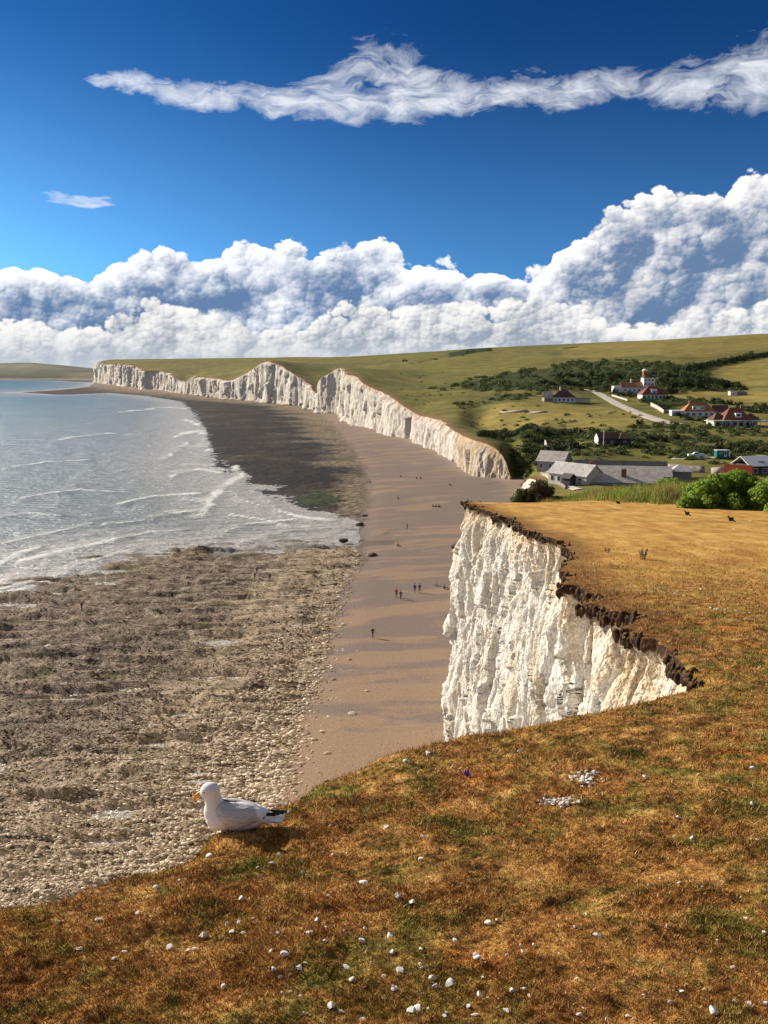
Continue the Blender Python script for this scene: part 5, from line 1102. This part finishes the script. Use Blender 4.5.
R_slate = f_roof((.62, .55, .49), 1.6); R_dark = f_roof((.115, .105, .11), 1.6); R_pale = f_roof((.55, .53, .50), 1.6, .12); R_red = f_roof((.30, .085, .045), 2); R_brown = f_roof((.15, .07, .045), 2); R_terra = f_roof((.50, .21, .10), 2)
W_white = plain('white_render', (.78, .76, .72), .8, .06); W_cream = plain('cream_render', (.60, .54, .42), .85, .1); W_grey = plain('grey_stone', (.32, .28, .24), .9, .25, 2); W_dark = plain('dark_boards', (.075, .06, .06), .85, .2); W_brick = plain('brick', (.26, .12, .07), .9, .2, 3)
M_glass = mat('window_glass', lambda n, b: (n.put(b.inputs['Base Color'], (.03, .04, .05)), setattr(b.inputs['Roughness'], 'default_value', .15), setattr(b.inputs['Specular IOR Level'], 'default_value', .5)))
M_frame = plain('white_frame', (.80, .79, .76), .5, .03); M_pot = plain('clay_pot', (.50, .20, .10), .8); M_dome = plain('white_dome', (.80, .79, .76), .5, .05)
def win(e, x, z, w, h, y, side='f', door=False):
    """window or door on the front (f) or on the left (l) wall"""
    nm = 'door' if door else 'window'
    if side == 'f': o = MB().box(x-w/2, x+w/2, y-.06, y+.02, z, z+h).build(nm, M_frame, e); MB().box(x-w/2+.1, x+w/2-.1, y-.075, y-.05, z+(.1 if not door else .8), z+h-.1).build('pane', M_glass, o)
    else: o = MB().box(y-.06, y+.02, x-w/2, x+w/2, z, z+h).build(nm, M_frame, e); MB().box(y-.075, y-.05, x-w/2+.1, x+w/2-.1, z+(.1 if not door else .8), z+h-.1).build('pane', M_glass, o)
def chimney(rf, x, y, z0, z1, w=.7, m=None, pots=2):
    c_ = MB().box(x-w/2, x+w/2, y-.35, y+.35, z0, z1).box(x-w/2-.08, x+w/2+.08, y-.43, y+.43, z1, z1+.15).build('chimney', m or W_brick, rf)
    p = MB()
    for i in range(pots): px_ = x+(i-(pots-1)/2)*.42; p.add(*[[(px_+math.cos(a*1.047)*.13, y+math.sin(a*1.047)*.13, z) for z in (z1+.15, z1+.6) for a in range(6)], [(a, (a+1) % 6, 6+(a+1) % 6, 6+a) for a in range(6)]+[tuple(range(6, 12))]])
    o = p.build('chimney_pot', M_pot, rf)
def house(px, py, rz_, name, lab, cat='house', ymin=240, sink=.4):
    p = at(px, py, ymin); e = empty(name, (p.x, p.y, p.z-sink), R(rz_)); tag(e, lab, cat); return e
# --- cafe with long slate roofs
e = house(624, 485.5, -11, 'cafe', 'long low grey slate roofed cafe with brick chimneys above the gap', 'cafe', 200)
MB().box(-11.5, 13, 0, 9, 0, 3.0).build('wall', W_grey, e)
rf = MB().gable(-11.5, 13, 0, 9, 3.0, 6.3).build('roof', R_slate, e); chimney(rf, 1.6, 2.4, 4.2, 7.4, 1.5, W_brick, 3); chimney(rf, -10.2, 2.2, 4.2, 7.0, 1.3, W_grey, 2)
MB().box(-12, 16.5, 9.2, 18, 0, 4.2).build('wall', W_grey, e)
rf = MB().gable(-12, 16.5, 9.2, 18, 4.2, 7.4).build('roof', R_slate, e); chimney(rf, -7.8, 12, 6, 8.6, 1.2, W_brick, 3)
MB().box(-13, 16, 18.3, 25, 0, 5.).build('wall', W_dark, e); MB().gable(-13, 16, 18.3, 25, 5., 8.4).build('roof', R_dark, e)
MB().box(17, 23, 14, 20, 0, 5.5).build('wall', W_grey, e); MB().hip(17, 23, 14, 20, 5.5, 8.2, ins=2.9).build('roof', R_pale, e)
for x in (-8, -4.5, -1, 3, 6.5, 10): win(e, x, 1, 1.2, 1.3, 0)
win(e, -6.2, 0.4, 1.1, 2.1, 0, door=True)
e.scale = (.88, .9, .72); e.location.z -= .9; e.location.x -= 1.5
# --- gabled wing facing the beach
e = house(566, 485, -52, 'gabled_wing', 'white walled gabled wing with pale sunlit roof at the left end of the cafe', 'building', 200, .2)
MB().box(-6.5, 7, 0, 7, 0, 3.2).build('wall', W_cream, e); MB().gwall(-6.49, 6.99, .01, 6.99, 3.2, 5.8).build('gable', W_cream, e); MB().gable(-6.5, 7, 0, 7, 3.2, 5.9).build('roof', R_pale, e)
for x in (-5, -2.6, -.2, 2.2, 4.8): win(e, x, 1, 1.3, 1.5, 0)
win(e, 3.5, .9, 1.6, 1.4, -6.5, 'l')
prch = MB().box(.6, 3.4, -2.6, -.05, 0, 2.6).build('porch', W_dark, e); MB().gable(.6, 3.4, -2.6, -.05, 2.6, 3.5).build('porch_roof', R_dark, e)
e = house(550, 472, -35, 'gabled_house', 'small grey gabled house with white windows behind the pale roofed wing', 'house', 200, .2)
MB().box(-4.5, 4.5, 0, 6, 0, 3.6).build('wall', W_grey, e); MB().gwall(-4.49, 4.49, .01, 5.99, 3.6, 6.3).build('gable', W_grey, e); MB().gable(-4.5, 4.5, 0, 6, 3.6, 6.4).build('roof', R_slate, e)
for x in (-3, 0, 3): win(e, x, 1.2, 1.1, 1.6, 0)
win(e, 3, 1.2, 1.1, 1.6, -4.5, 'l')
# --- bungalow with annexe left of the road
e = house(562, 402, 4, 'bungalow', 'brown hip roofed bungalow with central chimney left of the pale road')
MB().box(-5, 7.5, 0, 8, 0, 2.9).build('wall', W_white, e); rf = MB().hip(-5, 7.5, 0, 8, 2.9, 7.4, ins=4.6).build('roof', R_brown, e); chimney(rf, -.2, 3.6, 5.5, 8.6, .9, W_white, 2); MB().box(2.4, 4.8, .6, 2.6, 3.6, 5.2).build('dormer', R_brown, e)
MB().box(-10, -5.05, 1, 7, 0, 2.8).build('annexe', W_grey, e); MB().gable(-10, -5.05, 1, 7, 2.8, 6, .2).build('roof', R_slate, e); MB().box(7.55, 17, 2.5, 5.5, 0, 2.2).build('garage', W_cream, e); MB().box(7.55, 17.2, 2.2, 5.8, 2.2, 2.45).build('roof', R_dark, e)
for x in (-3.8, -1.5, 1, 3.5, 6): win(e, x, .9, 1.4, 1.4, 0)
# --- white tower house with low wing
e = house(650, 393, 0, 'tower_house', 'white square tower house with red cap and white water tank on the roof', 'house')
MB().box(-3.2, 4, 4, 11, 0, 10.2).build('wall', W_white, e); rf = MB().hip(-3.2, 4, 4, 11, 10.2, 12.8, ins=3.2).build('roof', R_brown, e)
V, Fc = icos(3); V[:, 2] = np.maximum(V[:, 2], -.3); V = V*[1.9, 1.9, 1.3]+[-1.4, 8.5, 14.6]; tk = mk('water_tank', V, Fc, M_dome, e, smooth=True); MB().box(-2.7, -.1, 7.2, 9.8, 11.5, 14.4).build('tank_base', R_terra, e)
for x in (-1.8, .4, 2.6):
    for z in (2.6, 5.2, 7.8): win(e, x, z, 1.2, 1.5, 4)
MB().box(-1.4, 2.4, 3.1, 3.95, 6.9, 7.05).build('balcony', M_frame, e)
MB().box(-21, -3.25, 4.5, 11, 0, 4.2).build('wing_wall', W_white, e); rf = MB().gable(-17, -3.25, 4.5, 11, 4.2, 7.2).build('roof', R_terra, e); chimney(rf, -10.5, 7.5, 6.6, 9.2, 1., W_white, 2); MB().box(-22.5, -17.4, 3.9, 10, 0, 4.8).build('end_block', W_white, e)
for x in (-20, -15, -12, -9, -6): win(e, x, 1.4, 1.3, 1.4, 3.9 if x < -17.4 else 4.5)
e = house(654, 399, 3, 'cottage', 'white cottage with broad red hipped roof and dormer in front of the tower house')
MB().box(-7.2, 7.4, 0, 9, 0, 3.).build('wall', W_white, e); rf = MB().hip(-7.2, 7.4, 0, 9, 3., 8.2, ins=5.6).build('roof', R_red, e); MB().box(-1.6, 1.8, .3, 2.5, 3.6, 5.4).gable(-1.6, 1.8, .3, 2.5, 5.4, 6.2, .1).build('dormer', W_white, e)
chimney(rf, -.6, 4.6, 7, 9.2, .9, W_brick, 2)
for x in (-5.8, -3.4, -1, 1.4, 3.8, 6.1): win(e, x, .7, 1.6, 1.7, 0)
win(e, .1, 3.8, 1.8, 1.2, .3)
# --- bungalows on the right
e = house(697, 416.5, -6, 'bungalow', 'white bungalow with bright terracotta roof and flat white annexe')
MB().box(-5.8, 8, 0, 8, 0, 2.8).build('wall', W_white, e); rf = MB().hip(-5.8, 8, 0, 8, 2.8, 7., ins=3.8).build('roof', R_terra, e); chimney(rf, -2.6, 4, 5.8, 7.6, 1., M_pot, 1); MB().box(-2, 3.2, .2, 2.2, 3.5, 5.1).build('dormer', W_white, e); MB().box(-2.1, 3.3, .1, 2.4, 5.1, 5.3).build('dormer_roof', W_grey, e)
MB().box(-11.4, -5.85, 1, 7, 0, 3.1).build('annexe', W_white, e); MB().box(8.05, 14.5, 1.4, 7, 0, 2.8).build('wing_wall', W_white, e); MB().gable(8.05, 14.5, 1.4, 7, 2.8, 5.4).build('wing_roof', R_brown, e)
for x in (-4.3, -1.5, 1.4, 4.2, 6.6): win(e, x, .8, 1.5, 1.3, 0)
win(e, -8.6, .9, 1.6, 1.2, 1)
for x in (-1.2, 2.3): win(e, x, 3.8, 1.2, 1., .2)
e = house(734, 426.5, 2, 'bungalow', 'red roofed bungalow with long veranda near the right edge of the photo')
MB().box(-8.5, 10, 0, 9, 0, 2.9).build('wall', W_cream, e); rf = MB().hip(-4.6, 7.4, -.6, 8.6, 3.05, 8.2, .3, ins=4.2).build('roof', R_red, e); MB().hip(-8.5, -2.5, 1, 8, 3.05, 6., .3, ins=2.8).build('wing_roof', R_brown, e); MB().hip(5.4, 11.5, 1, 8, 3.05, 5.8, .3, ins=2.8).build('wing_roof', R_brown, e)
chimney(rf, 4.6, 4.6, 6.6, 8.8, .8, W_brick, 2); MB().box(-12.5, 13.2, -2.4, 1.5, 2.9, 3.04).build('veranda_roof', M_frame, e); MB().box(.4, 3, -.1, 2, 4.2, 6.).build('dormer', W_white, e); win(e, 1.7, 4.5, 1.6, 1.2, -.1)
for x in (-12.2, -9, -5.8, -2.6, .6, 3.8, 7, 10.2, 12.9): MB().box(x-.1, x+.1, -2.3, -2.1, 0, 2.9).build('veranda_post', M_frame, e)
for x in (-7, -4.6, -2.2, .4, 3, 5.6, 8.2): win(e, x, .7, 1.7, 1.6, 0)
e = house(735, 395.5, 0, 'hut', 'small white hut with flat grey roof at the end of the dark hedge', 'hut'); MB().box(-3, 1.2, 0, 4, 0, 2.9).build('wall', W_white, e); MB().box(1.25, 8, .5, 4, 0, 2.5).build('side_wall', W_grey, e); MB().box(-3.3, 8.2, -.3, 4.3, 2.92, 3.15).build('roof', R_slate, e); win(e, -1, .9, 1.1, 1.1, 0)
# --- dark shed
e = house(612, 445.5, 3, 'shed', 'dark boarded shed with brown roof and white gable end, beside a pale pole', 'shed')
MB().box(-4.8, 2.5, 0, 5, 0, 3.1).build('wall', W_dark, e); MB().gable(-4.8, 2.5, 0, 5, 3.1, 4.8).build('roof', R_brown, e); MB().box(-5.0, -4.82, .1, 4.9, 0, 3.2).gwall(-5, -4.82, .1, 4.9, 3.2, 4.7).build('white_gable', W_white, e)
MB().box(2.55, 6.4, -.8, 5, 0, 2.8).build('side_wall', W_dark, e); MB().hip(2.55, 6.4, -.8, 5, 2.8, 4.9, ins=1.9).build('side_roof', R_brown, e)
for x in (-3, 0, 4.4): win(e, x, 1, .9, 1., 0 if x < 2.5 else -.8)
p = at(603.5, 446, 240); tag(MB().box(p.x-.09, p.x+.09, p.y-.09, p.y+.09, p.z-.3, p.z+5.4).build('flag_pole', M_frame), 'thin white pole standing in front of the dark shed', 'pole')
# --- white roofed hall and orange tarpaulin on the right edge
e = house(762, 476, 12, 'hall', 'white roofed hall cut by the right edge of the photo behind the bush', 'building', 200, .2)
MB().box(-4, 9, 0, 8, 0, 3.3).build('wall', W_dark, e); rf = MB().gable(-4, 9, 0, 8, 3.3, 5.4, .6).build('roof', M_dome, e); MB().box(-.8, 1.2, .9, 2.6, 4.02, 4.25).build('rooflight', M_glass, rf)
for x in (-2.2, .8, 3.8, 6.8): win(e, x, 1, 1.5, 1.4, 0)
e = house(738, 478, -20, 'red_tent', 'orange red ridge tent between the bush and the white roofed hall', 'tent', 200, .2)
M_or = plain('orange_canvas', (.62, .13, .04), .7); MB().gable(-3.6, 3.4, 0, 3.4, 1.4, 3.6, .2, .06).build('canopy', M_or, e); MB().box(-3.5, 3.3, .05, 3.35, 0, 1.38).build('side_panel', M_or, e)
# --- walls
def wallx(P, h, w, m, lab, ymin=240):
    pts = [at(px, py, ymin) for px, py in P]; V = []; Fc = []
    rg_ = random.Random(len(lab)); seg = []
    for a_, b_ in zip(pts[:-1], pts[1:]):
        k_ = max(2, int((b_-a_).length/1.5)); seg += [a_.lerp(b_, i/k_) for i in range(k_)]
    seg.append(pts[-1])
    for i, q in enumerate(seg):
        d = (seg[min(i+1, len(seg)-1)]-seg[max(i-1, 0)]); d.z = 0; d.normalize(); nx_, ny_ = -d.y*w/2, d.x*w/2; z = float(landz(q.x, q.y)); hh = h*rg_.uniform(.85, 1.1)
        V += [(q.x-nx_, q.y-ny_, z-.5), (q.x+nx_, q.y+ny_, z-.5), (q.x+nx_*.8, q.y+ny_*.8, z+hh), (q.x-nx_*.8, q.y-ny_*.8, z+hh)]
    for i in range(len(seg)-1):
        for j in range(4): Fc.append((i*4+j, i*4+(j+1) % 4, i*4+4+(j+1) % 4, i*4+4+j))
    Fc += [(0, 3, 2, 1), tuple(len(V)-4+j for j in (0, 1, 2, 3))]; tag(mk('stone_wall', V, Fc, m), lab, 'wall')
M_st = plain('pale_stone', (.52, .46, .38), .9, .25, 1.5); M_st2 = plain('grey_flint', (.24, .21, .19), .9, .3, 1.5)
wallx([(651, 406), (657, 409), (664, 413.5)], 1.8, .6, M_st, 'pale stone wall beside the road below the white tower house')
wallx([(612, 396), (620, 398.5), (628, 401)], 1., .6, M_st, 'low pale wall along the top of the road below the trees')
wallx([(668, 471), (685, 472), (704, 473)], 2.2, .6, M_st2, 'grey flint wall behind the bright green bush', 200); wallx([(711, 474), (726, 474.5)], 2., .6, M_st, 'short pale wall left of the orange red tent', 200)
wallx([(541, 474), (553, 481), (566, 489)], .9, .5, M_st2, 'low grey wall along the path on the beach side of the cafe', 200)
wallx([(545, 447), (547.5, 452)], 2.6, .5, M_st, 'short white wall at the left end of the clipped hedge')
for q in ((509, 411.5, 14, 5, 'pale concrete slab lying in the mown meadow, left of a second one'), (532, 412.5, 10, 5, 'pale concrete slab lying in the mown meadow, right of a second one')):
    p = at(q[0]+5, q[1], 240); V = [(p.x+a_*q[2]/2, p.y+b_*4, float(landz(p.x+a_*q[2]/2, p.y+b_*4))+dz_) for dz_ in (-.3, .22) for a_, b_ in ((-1, -1), (1, -1), (1, 1), (-1, 1))]
    tag(mk('concrete_slab', V, [(0, 3, 2, 1), (4, 5, 6, 7), (0, 1, 5, 4), (1, 2, 6, 5), (2, 3, 7, 6), (3, 0, 4, 7)], plain('old_concrete', (.36, .29, .22), .9, .2, .3)), q[4], 'slab')
# --- roads draped on the slope
def f_road(n, b):
    P = n.pos(); f = n.noise(P, .3, 5, .7); n.put(b.inputs['Base Color'], n.mix(n.mr(f, .35, .65), (.40, .34, .26), (.62, .56, .47)))
M_road = mat('chalk_track', f_road)
def ribbon(name, P, w, ymin=240):
    pts = [at(px, py, ymin) for px, py in P]; pts = [Vector((q.x, q.y, 0)) for q in pts]; seg = []
    for i in range(len(pts)-1):
        p0, p1, p2, p3 = pts[max(i-1, 0)], pts[i], pts[i+1], pts[min(i+2, len(pts)-1)]
        for j in range(24): t = j/24; seg.append(.5*((2*p1)+(p2-p0)*t+(2*p0-5*p1+4*p2-p3)*t*t+(3*p1-p0-3*p2+p3)*t**3))
    seg.append(pts[-1]); V = []
    for i, q in enumerate(seg):
        d = (seg[min(i+1, len(seg)-1)]-seg[max(i-1, 0)]).normalized(); nx_, ny_ = -d.y, d.x
        for t in np.linspace(-1, 1, 7): x, y = q.x+nx_*w/2*t, q.y+ny_*w/2*t; V.append((x, y, float(landz(x, y))+.22-.1*abs(t)**3))
    tag(mk(name, V, gridf(len(seg), 7), M_road, smooth=True), kind='structure')
ribbon('road', [(586, 389.5), (594, 391.5), (606, 398), (620, 405.5), (636, 412.5), (654, 419), (668, 423), (682, 424.5)], 6.2)
ribbon('track', [(672, 459), (690, 458.6), (712, 458), (740, 457.5), (775, 457)], 3.4); ribbon('path', [(545, 474), (556, 481), (566, 486), (578, 490)], 2.6, 200)
# --- vehicles
M_vw = plain('white_paint', (.72, .73, .74), .35, .03); M_tyre = plain('tyre_rubber', (.02, .02, .02), .8); M_rim = plain('steel_rim', (.4, .4, .42), .4, .05, 3, 0, .6); M_grn = plain('green_sheet', (.015, .14, .12), .5, .1)
def wheel(e, x, y, r=.36):
    V = []; Fc = []; s = 16
    for yy in (-.11, .11):
        for rr in (r, r*.6): V += [(x+math.cos(i/s*6.2832)*rr, y+yy, r+math.sin(i/s*6.2832)*rr) for i in range(s)]
    for i in range(s): j = (i+1) % s; Fc += [(i, j, s+j, s+i), (2*s+i, 3*s+i, 3*s+j, 2*s+j), (i, 2*s+i, 2*s+j, j), (s+i, s+j, 3*s+j, 3*s+i)]
    w_ = mk('wheel', V, Fc, M_tyre, e); V2 = [(x+math.cos(i/s*6.2832)*r*.6, y+yy, r+math.sin(i/s*6.2832)*r*.6) for yy in (-.08, .08) for i in range(s)]
    MBx = MB(); MBx.add(V2, [tuple(range(s)), tuple(range(2*s-1, s-1, -1))]); MBx.build('rim', M_rim, w_)
p = at(696, 458.2, 240); e = empty('pickup_truck', (p.x, p.y, p.z+.22), R(-4)); tag(e, 'white pickup truck parked on the track behind the cafe', 'truck')
MB().box(-2.6, 2.6, -.85, .85, .45, .95).box(-2.55, -.9, -.83, .83, .95, 1.12).box(.75, .95, -.83, .83, .95, 1.3).box(.95, 2.55, -.83, -.72, .95, 1.3).box(.95, 2.55, .72, .83, .95, 1.3).build('body', M_vw, e)
cb = MB().add([(-1.15, -.8, 1.12), (.75, -.8, 1.12), (.75, .8, 1.12), (-1.15, .8, 1.12), (-.55, -.68, 1.72), (.6, -.68, 1.72), (.6, .68, 1.72), (-.55, .68, 1.72)], [(0, 3, 2, 1), (4, 5, 6, 7), (0, 1, 5, 4), (1, 2, 6, 5), (2, 3, 7, 6), (3, 0, 4, 7)]).build('cab', M_vw, e)
for s in (-1, 1): MB().add([(-.85, s*.79, 1.2), (.6, s*.79, 1.2), (.5, s*.715, 1.62), (-.5, s*.715, 1.62), (-.85, s*.81, 1.2), (.6, s*.81, 1.2), (.5, s*.735, 1.62), (-.5, s*.735, 1.62)], [(0, 1, 2, 3), (4, 7, 6, 5), (0, 4, 5, 1), (2, 6, 7, 3)]).build('side_window', M_glass, cb)
for x in (-1.65, 1.65):
    for y in (-.82, .82): wheel(e, x, y)
for y in (-.6, .6): MB().box(-2.65, -2.58, y-.15, y+.15, .7, .88).build('headlight', M_frame, e)
p = at(721, 458.5, 240); e = empty('green_cabin', (p.x, p.y, p.z+.1), R(3)); tag(e, 'small dark green cabin standing right of the white pickup truck', 'cabin')
MB().box(-1.9, 1.9, -1.2, 1.2, .25, 2.5).build('wall', M_grn, e); MB().box(-2., 2., -1.3, 1.3, 2.5, 2.66).build('roof', M_vw, e); MB().box(1.95, 2.5, -1.1, 1.1, .25, 2.3).build('end_box', M_vw, e)
for x in (-1.5, 0, 1.5): MB().box(x-.2, x+.2, -1., 1., -.4, .25).build('skid', M_tyre, e)
win(e, -.7, 1.3, .9, .7, -1.2); win(e, .9, .35, .8, 1.9, -1.2, door=True)
# --- fence and steps at the gap
e = empty('railing', (0, 0, 0)); 
pa, pb = at(482, 488.5, 300), at(506, 487, 300)
pa, pb = Vector((float(ray(482, 488)[0])*322, 322, 0)), Vector((float(ray(507, 488)[0])*326, 326, 0)); e.location = (pa.x, pa.y, 2.4); tag(e, 'pale railing of the beach stairs at the gap, where the far cliffs end', 'railing')
dv = pb-pa
for i in range(9): q = dv*(i/8); MB().box(q.x-.06, q.x+.06, q.y-.06, q.y+.06, -2.4, 1.1).build('post', M_frame if i % 2 else M_st, e)
for z in (.5, 1.05): MB().add([(0, -.04, z-.05), (dv.x, dv.y-.04, z-.05), (dv.x, dv.y+.04, z-.05), (0, .04, z-.05), (0, -.04, z+.05), (dv.x, dv.y-.04, z+.05), (dv.x, dv.y+.04, z+.05), (0, .04, z+.05)], [(0, 3, 2, 1), (4, 5, 6, 7), (0, 1, 5, 4), (1, 2, 6, 5), (2, 3, 7, 6), (3, 0, 4, 7)]).build('rail', M_frame, e)
MB().box(0, dv.x, -2, 0, -.15, 0).build('deck', M_st, e)
